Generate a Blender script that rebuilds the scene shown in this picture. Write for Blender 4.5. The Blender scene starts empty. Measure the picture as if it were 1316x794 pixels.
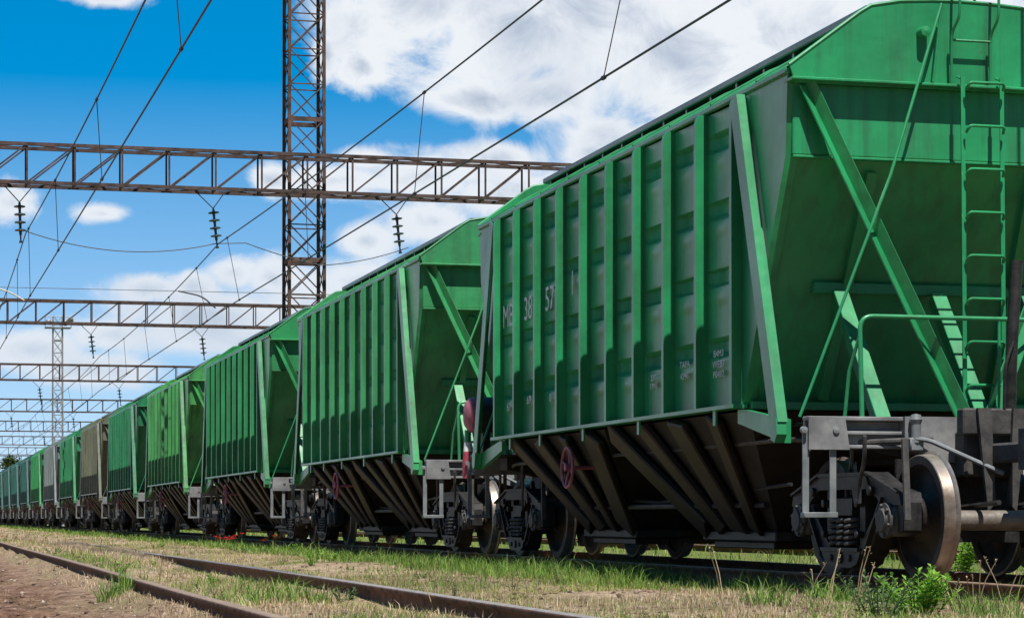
import bpy, math, random
import numpy as np
from mathutils import Vector, Matrix

random.seed(7)
rng = np.random.default_rng(11)
scene = bpy.context.scene
col = scene.collection
R = math.radians
PI = math.pi

# world axes: x across the tracks, y along the tracks, z above the rail heads; camera near the origin
F, XC, YC, YH = 3000.0, 658.0, 397.0, 666.0      # focal length / centre / horizon in photo pixels
THETA = math.atan(770.0 / F)
CAMZ = 0.493


def at(px, py, Y):
    """point seen at photo pixel (px,py) that lies Y metres down the track"""
    t = (px - XC) / F
    T = math.tan(THETA)
    X = Y * (t + T) / (1 - t * T)
    d = Y * math.cos(THETA) + X * math.sin(THETA)
    return Vector((X, Y, CAMZ + (YH - py) / F * d))


# ------------------------------------------------------------------ materials
def new_mat(name):
    m = bpy.data.materials.new(name)
    m.use_nodes = True
    nt = m.node_tree
    return m, nt, nt.nodes, nt.links, nt.nodes['Principled BSDF']


def nd(nodes, typ, **kw):
    n = nodes.new(typ)
    for k, v in kw.items():
        setattr(n, k, v)
    return n


def ramp(nodes, links, src, stops):
    r = nodes.new('ShaderNodeValToRGB')
    el = r.color_ramp.elements
    el[0].position, el[0].color = stops[0][0], (*stops[0][1], 1)
    el[1].position, el[1].color = stops[-1][0], (*stops[-1][1], 1)
    for p, c in stops[1:-1]:
        e = el.new(p)
        e.color = (*c, 1)
    links.new(src, r.inputs[0])
    return r


def noise(nodes, links, scale, detail=4, rough=.55, vec=None, dist=0):
    n = nodes.new('ShaderNodeTexNoise')
    n.inputs['Scale'].default_value = scale
    n.inputs['Detail'].default_value = detail
    n.inputs['Roughness'].default_value = rough
    n.inputs['Distortion'].default_value = dist
    if vec is not None:
        links.new(vec, n.inputs['Vector'])
    return n


def mixc(nodes, links, fac, a, b, mode='MIX'):
    m = nodes.new('ShaderNodeMix')
    m.data_type = 'RGBA'
    m.blend_type = mode
    for sock, v in ((m.inputs[0], fac), (m.inputs[6], a), (m.inputs[7], b)):
        if hasattr(v, 'is_linked') or hasattr(v, 'links'):
            links.new(v, sock)
        elif isinstance(v, (tuple, list)):
            sock.default_value = (*v, 1)
        else:
            sock.default_value = v
    return m.outputs[2]


def scaled(nodes, links, vec, s):
    mp = nodes.new('ShaderNodeMapping')
    mp.inputs['Scale'].default_value = s
    links.new(vec, mp.inputs['Vector'])
    return mp.outputs[0]


def bump(nodes, links, p, h, strength, dist=.02):
    b = nodes.new('ShaderNodeBump')
    b.inputs['Strength'].default_value = strength
    b.inputs['Distance'].default_value = dist
    links.new(h, b.inputs['Height'])
    links.new(b.outputs[0], p.inputs['Normal'])


ROOFS = {}


def paint(name, c, dirt=(.028, .036, .025), rough=.42, dirty=.42, roof=True):
    """weathered railway enamel: cloudy fading, run-down streaks, rust freckles"""
    m, nt, N, L, p = new_mat(name)
    geo = N.new('ShaderNodeNewGeometry')
    pos = geo.outputs['Position']
    cl = noise(N, L, .9, 5, .6, pos)
    a = tuple(x * .66 for x in c)
    b = tuple(min(1, x * 1.18 + .012) for x in c)
    base = ramp(N, L, cl.outputs[0], [(.3, a), (.7, b)]).outputs[0]
    st = noise(N, L, 1.0, 5, .65, scaled(N, L, pos, (7, 7, .5)))
    sf = ramp(N, L, st.outputs[0], [(.47, (0, 0, 0)), (.78, (dirty + .15,) * 3)])
    c1 = mixc(N, L, sf.outputs[0], base, dirt)
    fr = noise(N, L, 26, 3, .7, pos)
    ff = ramp(N, L, fr.outputs[0], [(.655, (0, 0, 0)), (.72, (.7,) * 3)])
    c2 = mixc(N, L, ff.outputs[0], c1, (.09, .045, .025))
    # chalky faded patches
    ch = noise(N, L, .55, 6, .7, scaled(N, L, pos, (1, 1, .6)))
    cf = ramp(N, L, ch.outputs[0], [(.5, (0, 0, 0)), (.72, (.30,) * 3)])
    c2 = mixc(N, L, cf.outputs[0], c2, tuple(.8 * x + .05 for x in c))
    L.new(c2, p.inputs['Base Color'])
    rr = ramp(N, L, cl.outputs[0], [(.3, (rough + .12,) * 3), (.7, (rough - .06,) * 3)])
    L.new(rr.outputs[0], p.inputs['Roughness'])
    p.inputs['Coat Weight'].default_value = .5 if roof else 0
    p.inputs['Coat Roughness'].default_value = .28
    bn = noise(N, L, 2.2, 3, .5, pos)
    bump(N, L, p, bn.outputs[0], .45, .04)
    if roof:      # the roof carries the same paint gone chalky and dusty
        ROOFS[m] = paint(name + '_chalky', tuple(.75 * x + .02 for x in c), dirt, .8, dirty, False)
    else:
        p.inputs['Specular IOR Level'].default_value = .1
    return m


def grimy(name, c1, c2, rough=.7, metal=0., scale=6., bumpy=.3, spec=.35):
    m, nt, N, L, p = new_mat(name)
    geo = N.new('ShaderNodeNewGeometry')
    n = noise(N, L, scale, 6, .62, geo.outputs['Position'])
    r = ramp(N, L, n.outputs[0], [(.33, c1), (.68, c2)])
    L.new(r.outputs[0], p.inputs['Base Color'])
    p.inputs['Roughness'].default_value = rough
    p.inputs['Metallic'].default_value = metal
    p.inputs['Specular IOR Level'].default_value = spec
    n2 = noise(N, L, scale * 5, 4, .6, geo.outputs['Position'])
    bump(N, L, p, n2.outputs[0], bumpy, .01)
    return m


GREEN = paint('green_paint', (.010, .285, .098))
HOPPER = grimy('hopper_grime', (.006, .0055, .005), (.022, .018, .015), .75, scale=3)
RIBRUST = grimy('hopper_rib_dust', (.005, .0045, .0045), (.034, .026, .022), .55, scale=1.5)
BLACK = grimy('bogie_grease', (.008, .008, .009), (.036, .034, .033), .55, scale=9)
DGREY = grimy('bogie_dust', (.03, .03, .032), (.095, .09, .085), .65, scale=7)
GREY = grimy('sill_grey', (.13, .135, .14), (.29, .295, .30), .55, scale=4, bumpy=.15)
LGREY = grimy('step_grey', (.13, .145, .155), (.24, .26, .27), .5, scale=5, bumpy=.1)
WHEELF = grimy('wheel_disc', (.018, .014, .012), (.055, .042, .034), .6, scale=6)
TREAD = grimy('wheel_tread', (.20, .15, .115), (.46, .41, .36), .36, metal=.6, scale=5, bumpy=.1)
AXLE = grimy('axle_steel', (.12, .10, .085), (.26, .23, .20), .5, metal=.3, scale=6)
RAILSIDE = grimy('rail_rust', (.055, .024, .014), (.19, .085, .048), .85, scale=9)
RAILTOP = grimy('rail_head', (.17, .115, .075), (.36, .26, .18), .6, metal=.05, scale=12, bumpy=.1)
RAILBRT = grimy('rail_head_worn', (.20, .17, .15), (.40, .35, .31), .5, metal=.1, scale=14, bumpy=.08)
RUST = grimy('gantry_rust', (.032, .022, .022), (.13, .085, .078), .8, scale=3)
MASTM = grimy('mast_rust', (.035, .022, .02), (.15, .09, .075), .8, scale=3)
GALV = grimy('galvanised_steel', (.20, .21, .22), (.38, .39, .40), .55, metal=.2, scale=3)
WIRE = grimy('wire_copper', (.025, .03, .035), (.06, .065, .07), .55, scale=3)
INSUL = grimy('insulator_glaze', (.015, .025, .035), (.05, .07, .085), .2, scale=5, spec=.6, bumpy=0)
PINK = grimy('faded_red_paint', (.24, .055, .085), (.42, .15, .19), .6, scale=8)
REDM = grimy('red_paint', (.30, .03, .05), (.45, .10, .13), .6, scale=10)
WHITE = grimy('white_paint', (.55, .56, .55), (.80, .80, .78), .6, scale=8, bumpy=.1)
CREAM = grimy('cream_paint', (.55, .5, .38), (.75, .7, .55), .6, scale=8)
DKTRIM = paint('dark_green_trim', (.006, .075, .05))
BARK = grimy('bark', (.05, .035, .025), (.14, .10, .07), .9, scale=6)


def blade_mat(name, stops, trans=.25, rough=.6):
    m, nt, N, L, p = new_mat(name)
    geo = N.new('ShaderNodeNewGeometry')
    r = ramp(N, L, geo.outputs['Random Per Island'], stops)
    n = noise(N, L, .35, 3, .6, geo.outputs['Position'])
    f = ramp(N, L, n.outputs[0], [(.35, (.72,) * 3), (.65, (1.2,) * 3)])
    c = mixc(N, L, 1.0, r.outputs[0], f.outputs[0], 'MULTIPLY')
    L.new(c, p.inputs['Base Color'])
    p.inputs['Roughness'].default_value = rough
    p.inputs['Specular IOR Level'].default_value = .25
    t = N.new('ShaderNodeBsdfTranslucent')
    L.new(c, t.inputs['Color'])
    mx = N.new('ShaderNodeMixShader')
    mx.inputs[0].default_value = trans
    L.new(p.outputs[0], mx.inputs[1])
    L.new(t.outputs[0], mx.inputs[2])
    L.new(mx.outputs[0], N['Material Output'].inputs['Surface'])
    return m


GRASSG = blade_mat('grass_green', [(0, (.07, .16, .022)), (.5, (.15, .28, .045)), (1, (.30, .38, .09))])
GRASSY = blade_mat('grass_yellow', [(0, (.18, .24, .045)), (.5, (.32, .36, .085)), (1, (.50, .48, .18))])
GRASSD = blade_mat('grass_dry', [(0, (.33, .22, .125)), (.5, (.55, .42, .265)), (1, (.70, .57, .39))])
LEAFG = blade_mat('weed_leaf', [(0, (.09, .22, .02)), (.5, (.17, .36, .035)), (1, (.30, .48, .08))], .35)
LEAFB = blade_mat('weed_leaf_blue', [(0, (.05, .10, .04)), (.5, (.09, .16, .06)), (1, (.15, .23, .09))], .3)
STALK = blade_mat('dry_stalk', [(0, (.35, .25, .14)), (1, (.6, .48, .32))])
PETAL = blade_mat('poppy_petal', [(0, (.45, .015, .02)), (1, (.62, .04, .03))], .3)
TREEL = blade_mat('tree_leaf', [(0, (.03, .06, .015)), (.5, (.055, .10, .025)), (1, (.10, .15, .04))], .3)
STONE = blade_mat('stone', [(0, (.09, .055, .04)), (.6, (.20, .13, .095)), (1, (.40, .32, .26))], 0, .9)


def ground_mat():
    m, nt, N, L, p = new_mat('ground_soil')
    geo = N.new('ShaderNodeNewGeometry')
    pos = geo.outputs['Position']
    sep = N.new('ShaderNodeSeparateXYZ')
    L.new(pos, sep.inputs[0])
    n1 = noise(N, L, .55, 7, .65, scaled(N, L, pos, (1, .55, 1)))
    n2 = noise(N, L, 7, 6, .7, pos)
    n3 = noise(N, L, 40, 4, .7, pos)
    soil = ramp(N, L, n2.outputs[0], [(.30, (.07, .038, .026)), (.5, (.22, .125, .085)), (.72, (.40, .27, .20))]).outputs[0]
    straw = ramp(N, L, n2.outputs[0], [(.3, (.25, .17, .11)), (.55, (.50, .37, .25)), (.75, (.63, .50, .36))]).outputs[0]
    moss = ramp(N, L, n2.outputs[0], [(.3, (.07, .09, .02)), (.6, (.17, .19, .05)), (.8, (.28, .26, .10))]).outputs[0]

    def band(a, b, c, d):            # 0 outside, 1 between b and c across the tracks
        r = N.new('ShaderNodeMapRange'); r.inputs[1].default_value = a; r.inputs[2].default_value = b
        s = N.new('ShaderNodeMapRange'); s.inputs[1].default_value = d; s.inputs[2].default_value = c
        mu = N.new('ShaderNodeMath'); mu.operation = 'MULTIPLY'
        ad = N.new('ShaderNodeMath'); ad.operation = 'MULTIPLY_ADD'; ad.inputs[1].default_value = 1.2
        L.new(n1.outputs[0], ad.inputs[0]); L.new(sep.outputs[0], ad.inputs[2])
        L.new(ad.outputs[0], r.inputs[0]); L.new(ad.outputs[0], s.inputs[0])
        L.new(r.outputs[0], mu.inputs[0]); L.new(s.outputs[0], mu.inputs[1])
        return mu.outputs[0]
    c = mixc(N, L, band(1.6, 2.6, 6.3, 7.6), soil, straw)
    mf = ramp(N, L, n1.outputs[0], [(.46, (0,) * 3), (.60, (.8,) * 3)])
    lm = N.new('ShaderNodeMapRange'); lm.inputs[1].default_value = 1.3; lm.inputs[2].default_value = 2.0; lm.inputs[3].default_value = .15
    L.new(sep.outputs[0], lm.inputs[0])
    mm = N.new('ShaderNodeMath'); mm.operation = 'MULTIPLY'; L.new(mf.outputs[0], mm.inputs[0]); L.new(lm.outputs[0], mm.inputs[1])
    c = mixc(N, L, mm.outputs[0], c, moss)
    g2 = mixc(N, L, band(11.2, 12.4, 400, 420), c, mixc(N, L, n2.outputs[0], (.10, .15, .03), (.24, .27, .08)))
    spk = ramp(N, L, n3.outputs[0], [(.3, (.6,) * 3), (.7, (1.35,) * 3)])
    c = mixc(N, L, 1.0, g2, spk.outputs[0], 'MULTIPLY')
    L.new(c, p.inputs['Base Color'])
    p.inputs['Roughness'].default_value = .95
    p.inputs['Specular IOR Level'].default_value = .1
    ad = N.new('ShaderNodeMath'); ad.operation = 'ADD'
    L.new(n2.outputs[0], ad.inputs[0]); L.new(n3.outputs[0], ad.inputs[1])
    bump(N, L, p, ad.outputs[0], .9, .05)
    return m


# ------------------------------------------------------------------ mesh builder
class MB:
    def __init__(s):
        s.v, s.f, s.m, s.sm = [], [], [], []

    def add(s, vs, fs, mi=0, smooth=False, M=None):
        o = len(s.v)
        for p in vs:
            p = Vector(p)
            s.v.append(tuple(M @ p if M is not None else p))
        for f in fs:
            s.f.append(tuple(i + o for i in f)); s.m.append(mi); s.sm.append(smooth)

    def box(s, lo, hi, mi=0, M=None):
        (a, b, c), (d, e, f) = lo, hi
        s.add([(a, b, c), (d, b, c), (d, e, c), (a, e, c), (a, b, f), (d, b, f), (d, e, f), (a, e, f)],
              [(0, 3, 2, 1), (4, 5, 6, 7), (0, 1, 5, 4), (1, 2, 6, 5), (2, 3, 7, 6), (3, 0, 4, 7)], mi, False, M)

    def bbox(s, lo, hi, bev=.01, mi=0, M=None):
        """box with chamfered edges"""
        c = [(l + h) / 2 for l, h in zip(lo, hi)]
        hs = [(h - l) / 2 for l, h in zip(lo, hi)]
        b = min(bev, *(x * .45 for x in hs))
        vs, idx = [], {}
        for sx in (-1, 1):
            for sy in (-1, 1):
                for sz in (-1, 1):
                    for ax in range(3):
                        q = [sx * (hs[0] - b), sy * (hs[1] - b), sz * (hs[2] - b)]
                        q[ax] = (sx, sy, sz)[ax] * hs[ax]
                        idx[(sx, sy, sz, ax)] = len(vs)
                        vs.append([q[i] + c[i] for i in range(3)])
        fs = []
        for ax in range(3):
            o = [i for i in range(3) if i != ax]
            for sg in (-1, 1):
                def key(u, w):
                    k = [0, 0, 0]; k[ax] = sg; k[o[0]] = u; k[o[1]] = w
                    return idx[(*k, ax)]
                fs.append((key(-1, -1), key(1, -1), key(1, 1), key(-1, 1)))
        for e in range(3):          # edges along axis e
            o = [i for i in range(3) if i != e]
            for u in (-1, 1):
                for w in (-1, 1):
                    def key2(se, ax):
                        k = [0, 0, 0]; k[e] = se; k[o[0]] = u; k[o[1]] = w
                        return idx[(*k, ax)]
                    fs.append((key2(-1, o[0]), key2(1, o[0]), key2(1, o[1]), key2(-1, o[1])))
        for sx in (-1, 1):
            for sy in (-1, 1):
                for sz in (-1, 1):
                    fs.append(tuple(idx[(sx, sy, sz, a)] for a in range(3)))
        s.add(vs, fs, mi, False, M)

    def bar(s, p0, p1, w, h, mi=0, up=(0, 0, 1), bev=0):
        """rectangular bar from p0 to p1, w across, h along 'up'"""
        p0, p1 = Vector(p0), Vector(p1)
        d = p1 - p0
        ln = d.length
        d.normalize()
        up = Vector(up)
        if abs(d.dot(up)) > .98:
            up = Vector((0, 1, 0)) if abs(d.y) < .9 else Vector((1, 0, 0))
        x = d.cross(up).normalized()
        z = x.cross(d).normalized()
        M = Matrix(((x.x, d.x, z.x, p0.x), (x.y, d.y, z.y, p0.y), (x.z, d.z, z.z, p0.z), (0, 0, 0, 1)))
        if bev:
            s.bbox((-w / 2, 0, -h / 2), (w / 2, ln, h / 2), bev, mi, M)
        else:
            s.box((-w / 2, 0, -h / 2), (w / 2, ln, h / 2), mi, M)

    def prism(s, poly, axis, lo, hi, mi=0, M=None):
        """2D polygon extruded along axis ('x': poly=(y,z); 'y': (x,z); 'z': (x,y))"""
        def P(q, t):
            return {'x': (t, q[0], q[1]), 'y': (q[0], t, q[1]), 'z': (q[0], q[1], t)}[axis]
        n = len(poly)
        vs = [P(q, lo) for q in poly] + [P(q, hi) for q in poly]
        fs = [tuple(range(n)), tuple(range(2 * n - 1, n - 1, -1))]
        fs += [(i, i + n, (i + 1) % n + n, (i + 1) % n) for i in range(n)]
        s.add(vs, fs, mi, False, M)

    def tube(s, pts, r, n=8, mi=0, cap=True, closed=False):
        pts = [Vector(p) for p in pts]
        k = len(pts)
        rs = r if isinstance(r, (list, tuple)) else [r] * k
        vs, prev = [], None
        for i, p in enumerate(pts):
            if closed:
                t = (pts[(i + 1) % k] - pts[i - 1])
            else:
                t = pts[min(i + 1, k - 1)] - pts[max(i - 1, 0)]
            t.normalize()
            if prev is None:
                a = Vector((0, 0, 1)) if abs(t.z) < .9 else Vector((1, 0, 0))
                x = t.cross(a).normalized()
            else:
                x = (prev - t * prev.dot(t)).normalized()
            prev = x
            y = t.cross(x)
            for j in range(n):
                a = 2 * PI * j / n
                vs.append(p + (x * math.cos(a) + y * math.sin(a)) * rs[i])
        fs = []
        for i in range(k if closed else k - 1):
            for j in range(n):
                a, b = i * n + j, i * n + (j + 1) % n
                c, d = ((i + 1) % k) * n + j, ((i + 1) % k) * n + (j + 1) % n
                fs.append((a, b, d, c))
        s.add(vs, fs, mi, True)
        if cap and not closed:
            o = len(s.v) - k * n
            s.f.append(tuple(range(o, o + n))); s.m.append(mi); s.sm.append(False)
            s.f.append(tuple(range(o + (k - 1) * n, o + k * n))); s.m.append(mi); s.sm.append(False)

    def lathe(s, prof, centre, n=40, mis=None, axis='x', smooth=True):
        """profile [(offset along axis, radius)], turned about the axis"""
        cx, cy, cz = centre
        vs = []
        for a, r in prof:
            for j in range(n):
                t = 2 * PI * j / n
                u, w = r * math.cos(t), r * math.sin(t)
                vs.append({'x': (cx + a, cy + u, cz + w), 'y': (cx + u, cy + a, cz + w), 'z': (cx + u, cy + w, cz + a)}[axis])
        o = len(s.v)
        s.v += vs
        for i in range(len(prof) - 1):
            mi = mis[i] if mis else 0
            for j in range(n):
                a, b = o + i * n + j, o + i * n + (j + 1) % n
                s.f.append((a, b, b + n, a + n)); s.m.append(mi); s.sm.append(smooth)

    def build(s, name, mats, parent=None):
        me = bpy.data.meshes.new(name)
        me.from_pydata(s.v, [], s.f)
        me.polygons.foreach_set('material_index', s.m)
        me.polygons.foreach_set('use_smooth', s.sm)
        for m in (mats if isinstance(mats, (list, tuple)) else [mats]):
            me.materials.append(m)
        import bmesh
        bm = bmesh.new(); bm.from_mesh(me)
        bmesh.ops.recalc_face_normals(bm, faces=bm.faces)
        bm.to_mesh(me); bm.free()
        if any(s.sm):
            try:
                me.set_sharp_from_angle(angle=R(38))
            except Exception:
                pass
        o = bpy.data.objects.new(name, me)
        col.objects.link(o)
        if parent is not None:
            o.parent = parent
        return o


def raw_mesh(name, verts, faces, mats, mi=None, smooth=False, parent=None):
    """numpy route; faces all of one size"""
    me = bpy.data.meshes.new(name)
    nv, nf, k = len(verts), len(faces), faces.shape[1]
    me.vertices.add(nv); me.loops.add(nf * k); me.polygons.add(nf)
    me.vertices.foreach_set('co', np.asarray(verts, np.float32).ravel())
    me.polygons.foreach_set('loop_start', np.arange(0, nf * k, k, dtype=np.int32))
    me.polygons.foreach_set('loop_total', np.full(nf, k, np.int32))
    me.loops.foreach_set('vertex_index', faces.astype(np.int32).ravel())
    for m in (mats if isinstance(mats, (list, tuple)) else [mats]):
        me.materials.append(m)
    if mi is not None:
        me.polygons.foreach_set('material_index', mi.astype(np.int32))
    if smooth:
        me.polygons.foreach_set('use_smooth', np.ones(nf, bool))
    me.update(calc_edges=True)
    me.validate()
    o = bpy.data.objects.new(name, me)
    col.objects.link(o)
    if parent is not None:
        o.parent = parent
    return o


def empty(name, loc=(0, 0, 0), rz=0):
    o = bpy.data.objects.new(name, None)
    o.location = loc
    o.rotation_euler = (0, 0, rz)
    o.empty_display_size = .3
    col.objects.link(o)
    return o


def tag(o, label=None, cat=None, group=None, kind=None):
    if label: o['label'] = label
    if cat: o['category'] = cat
    if group: o['group'] = group
    if kind: o['kind'] = kind
    return o


def copy_tree(o, parent=None):
    c = o.copy()
    col.objects.link(c)
    if parent is not None:
        c.parent = parent
    for ch in list(o.children):
        copy_tree(ch, c)
    return c


def fillet(pts, r, n=5):
    pts = [Vector(p) for p in pts]
    out = [pts[0]]
    for i in range(1, len(pts) - 1):
        a, b, c = pts[i - 1], pts[i], pts[i + 1]
        u, w = (a - b).normalized(), (c - b).normalized()
        k = min(r, (a - b).length * .45, (c - b).length * .45)
        p0, p1 = b + u * k, b + w * k
        for j in range(n + 1):
            t = j / n
            out.append(p0 * (1 - t) ** 2 + b * 2 * t * (1 - t) + p1 * t * t)
    out.append(pts[-1])
    return out


# ------------------------------------------------------------------ the hopper wagon
GP = [(-1.56, 4.30), (-1.50, 4.345), (-.92, 4.775), (-.82, 4.835), (-.55, 4.885), (-.25, 4.905), (0, 4.91)]
GPROF = GP + [(-x, z) for x, z in reversed(GP[:-1])]
XW = 1.55                    # half width at the side walls
RIBS = [4.33 - .967 * i for i in range(10)]
RIB_TOP, WALL_LO, EAVE = 4.235, 1.505, 4.285
ROOF = [(-1.57, 4.285), (-1.44, 4.37), (-1.3, 4.45), (-1.0, 4.62), (-.7, 4.75), (-.35, 4.84), (0, 4.87)]


def side_wall(sg):
    b = MB()
    out = [(-5.5, EAVE), (-5.45, 3.55), (-4.42, WALL_LO), (4.42, WALL_LO), (5.45, 3.55), (5.5, EAVE)]
    yr = RIBS[0]
    b.prism([(-yr, WALL_LO), (yr, WALL_LO), (yr, EAVE - .02), (-yr, EAVE - .02)], 'x', sg * (XW - .095), sg * (XW - .11))
    for q in (-1, 1):
        b.prism([(q * y, z) for y, z in [(yr, EAVE), (5.5, EAVE), (5.45, 3.55), (4.42, WALL_LO), (yr, WALL_LO)]], 'x', sg * XW, sg * (XW - .11))
    # dished panels between the posts and pressed horizontal beads
    zs = np.linspace(WALL_LO + .02, 4.22, 130)
    beads = (4.00, 3.38, 2.76, 2.12)
    r = random.Random(5)
    for i in range(9):
        y1, y0 = RIBS[i] - .02, RIBS[i + 1] + .02
        ph = r.uniform(.7, 1.3)
        nu = 11
        vs, fs = [], []
        for z in zs:
            for j in range(nu):
                u = j / (nu - 1)
                edge = min(1, 7 * u, 7 * (1 - u))
                # pressed groove: sharp upper lip, long lower slope
                g = 1.
                for zb in beads:
                    d = zb - z
                    if -.02 < d <= 0: g = min(g, -d / .02)
                    elif 0 < d < .15: g = min(g, max(0, (d - .11) / .04))
                zr = min(((zb - z) for zb in beads if zb - z > -.05), default=2)
                bumpy = .020 * math.exp(-((zr - .24) / .07) ** 2 - ((u - .62) / .2) ** 2)
                dish = -.070 * (1 - g) * edge - .016 * ph * math.sin(PI * u) * g + bumpy
                vs.append((sg * (XW - .010 + dish), y0 + (y1 - y0) * u, z))
        for a in range(len(zs) - 1):
            for j in range(nu - 1):
                q = a * nu + j
                fs.append((q, q + 1, q + nu + 1, q + nu))
        b.add(vs, fs, 0, True)
    # bottom flange and top rail
    b.box((min(sg * (XW - .03), sg * (XW + .125)), -4.44, WALL_LO - .035), (max(sg * (XW - .03), sg * (XW + .125)), 4.44, WALL_LO))
    x0, x1 = sorted((sg * (XW - .02), sg * (XW + .03)))
    b.bbox((x0, -5.53, EAVE - .055), (x1, 5.53, EAVE), .012)
    # little brackets hanging from the flange
    for y in (-3.9, -1.6, .4, 2.2, 3.6):
        x0, x1 = sorted((sg * (XW + .06), sg * (XW + .08)))
        b.box((x0, y, WALL_LO - .17), (x1, y + .07, WALL_LO - .03))
    return b


def post_mesh():
    """pressed steel side post, rounded at its head, origin on the wall"""
    b = MB()
    prof = [(.07, WALL_LO), (-.108, WALL_LO), (-.108, RIB_TOP - .10), (-.095, RIB_TOP - .04), (-.06, RIB_TOP - .008), (.07, RIB_TOP)]
    b.prism(prof, 'y', -.03, .03)
    return b


def bogie(parent, yc):
    bg = empty('bogie', (0, yc, 0))
    bg.parent = parent
    for y in (-.925, .925):
        b = MB()
        b.lathe([(-1.0, .0), (-1.0, .065), (-.86, .068), (-.86, .095), (-.68, .097), (-.5, .082), (.5, .082), (.68, .097), (.86, .095), (.86, .068), (1.0, .065), (1.0, 0)], (0, y, .478), 20)
        b.build('axle', AXLE, bg)
        for sg in (-1, 1):
            b = MB()
            s = sg
            prof = [(.705, .12), (.70, .20), (.735, .235), (.765, .30), (.742, .385), (.72, .40), (.72, .478), (.725, .500), (.738, .506), (.750, .497), (.757, .482), (.80, .4785), (.845, .475), (.851, .468), (.851, .405), (.842, .395), (.80, .375), (.775, .33), (.778, .26), (.815, .19), (.875, .145), (.88, .10)]
            mis = [0] * 6 + [1] * 6 + [1] + [0] * 9
            mis = mis[:len(prof) - 1]
            b.lathe([(s * a, r * 1.055) for a, r in prof], (0, y, .504), 56, mis)
            b.build('wheel', [WHEELF, TREAD], bg)
            b = MB()   # axle box with bolted cover
            b.bbox((s * 1.13 if s < 0 else s * .92, y - .16, .35), (s * .92 if s < 0 else s * 1.13, y + .16, .60), .03)
            b.lathe([(s * 1.12, .145), (s * 1.155, .14), (s * 1.16, .10), (s * 1.185, .09), (s * 1.185, 0)], (0, y, .478), 24)
            for k in range(6):
                a = k * PI / 3 + .3
                b.lathe([(s * 1.15, .018), (s * 1.175, .018), (s * 1.175, 0)], (0, y + .12 * math.cos(a), .478 + .12 * math.sin(a)), 6, smooth=False)
            b.build('axle_box', DGREY, bg)
            b = MB()   # brake shoe and its hanger
            q = -1 if y < 0 else 1
            arc = [(y - q * (.49 * math.cos(t)), .478 + .49 * math.sin(t)) for t in np.linspace(-.45, .35, 7)]
            arc2 = [(y - q * (.55 * math.cos(t)), .478 + .55 * math.sin(t)) for t in np.linspace(.35, -.45, 7)]
            b.prism(arc + arc2, 'x', s * .735, s * .84)
            b.bar((s * .79, y - q * .56, .42), (s * .80, y - q * .50, .98), .05, .04)
            b.tube([(s * .79, y - q * .57, .45), (s * .3, y - q * .60, .40), (0, y - q * .62, .38)], .03, 8)
            b.build('brake_shoe', BLACK, bg)
    for sg in (-1, 1):
        b = MB()
        s = sg

        def pr(poly, a, c):
            lo, hi = sorted((s * a, s * c))
            b.prism(poly, 'x', lo, hi)
        pr([(-1.18, .60), (-1.14, .70), (-.86, .745), (-.50, .875), (.50, .875), (.86, .745), (1.14, .70), (1.18, .60), (.78, .60), (.70, .66), (.42, .775), (-.42, .775), (-.70, .66), (-.78, .60)], .925, 1.115)
        for k in (-1, 1):
            pr([(k * .74, .62), (k * .90, .64), (k * .52, .20), (k * .40, .14), (k * .30, .14), (k * .30, .24)], .935, 1.105)
            pr([(k * .30, .22), (k * .41, .22), (k * .41, .80), (k * .30, .80)], .95, 1.09)
            pr([(k * 1.185, .62), (k * 1.185, .40), (k * 1.10, .38), (k * 1.09, .62)], .94, 1.10)
            pr([(k * .80, .62), (k * .80, .42), (k * .73, .36), (k * .70, .62)], .942, 1.098)
        pr([(-.44, .24), (.44, .24), (.34, .12), (.22, .085), (-.22, .085), (-.34, .12)], .90, 1.14)
        pr([(-.62, .70), (-.5, .845), (.5, .845), (.62, .70), (.5, .735), (-.5, .735)], 1.112, 1.128)
        pr([(-.40, .60), (-.25, .60), (-.19, .74), (-.40, .74)], .97, 1.12)
        for y, z, rr in ((-.62, .72, .04), (.62, .72, .04), (-.36, .62, .035), (.36, .62, .035), (0, .165, .05), (-.2, .165, .03), (.2, .165, .03), (-.36, .36, .03), (.36, .36, .03)):
            b.lathe([(s * 1.08, rr), (s * 1.155, rr), (s * 1.16, rr * .6), (s * 1.16, 0)], (0, y, z), 10)
        for k in (-1, 1):
            b.bar((s * 1.12, k * .84, .66), (s * 1.12, k * .46, .20), .02, .05, up=(s, 0, 0))
            b.bar((s * 1.12, k * .50, .87), (s * 1.12, k * 1.14, .70), .02, .05, up=(s, 0, 0))
        b.bar((s * 1.125, -.5, .86), (s * 1.125, .5, .86), .03, .04, up=(s, 0, 0))
        b.bar((s * 1.145, -.4, .235), (s * 1.145, .4, .235), .03, .035, up=(s, 0, 0))
        b.build('side_frame', BLACK, bg)
        b = MB()
        for (dx, dy) in ((-.075, -.17), (-.075, 0), (-.075, .17), (.075, -.17), (.075, 0), (.075, .17)):
            pts = []
            for k in range(61):
                a = k * 2 * PI * 5 / 60
                pts.append((s * 1.02 + dx + .062 * math.cos(a), dy + .072 * math.sin(a), .26 + .24 * k / 60))
            b.tube(pts, .018, 6)
        b.build('spring', DGREY, bg)
    b = MB()
    b.prism([(-1.12, .52), (-1.12, .66), (-.5, .80), (.5, .80), (1.12, .66), (1.12, .52), (.8, .50), (.4, .38), (-.4, .38), (-.8, .50)], 'y', -.2, .2)
    b.lathe([(0, 0.0), (0, .22), (.15, .22), (.15, 0)], (0, 0, .80), 20, axis='z')
    b.build('bolster', BLACK, bg)
    b = MB()   # rigging rods across the bogie
    b.tube([(-.35, -1.35, .62), (-.3, .2, .55), (-.28, 1.3, .6)], .022, 6)
    b.tube([(.35, -1.3, .6), (.3, 1.3, .56)], .022, 6)
    b.bar((-1.0, -.35, .34), (1.0, -.35, .34), .06, .09)
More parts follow.
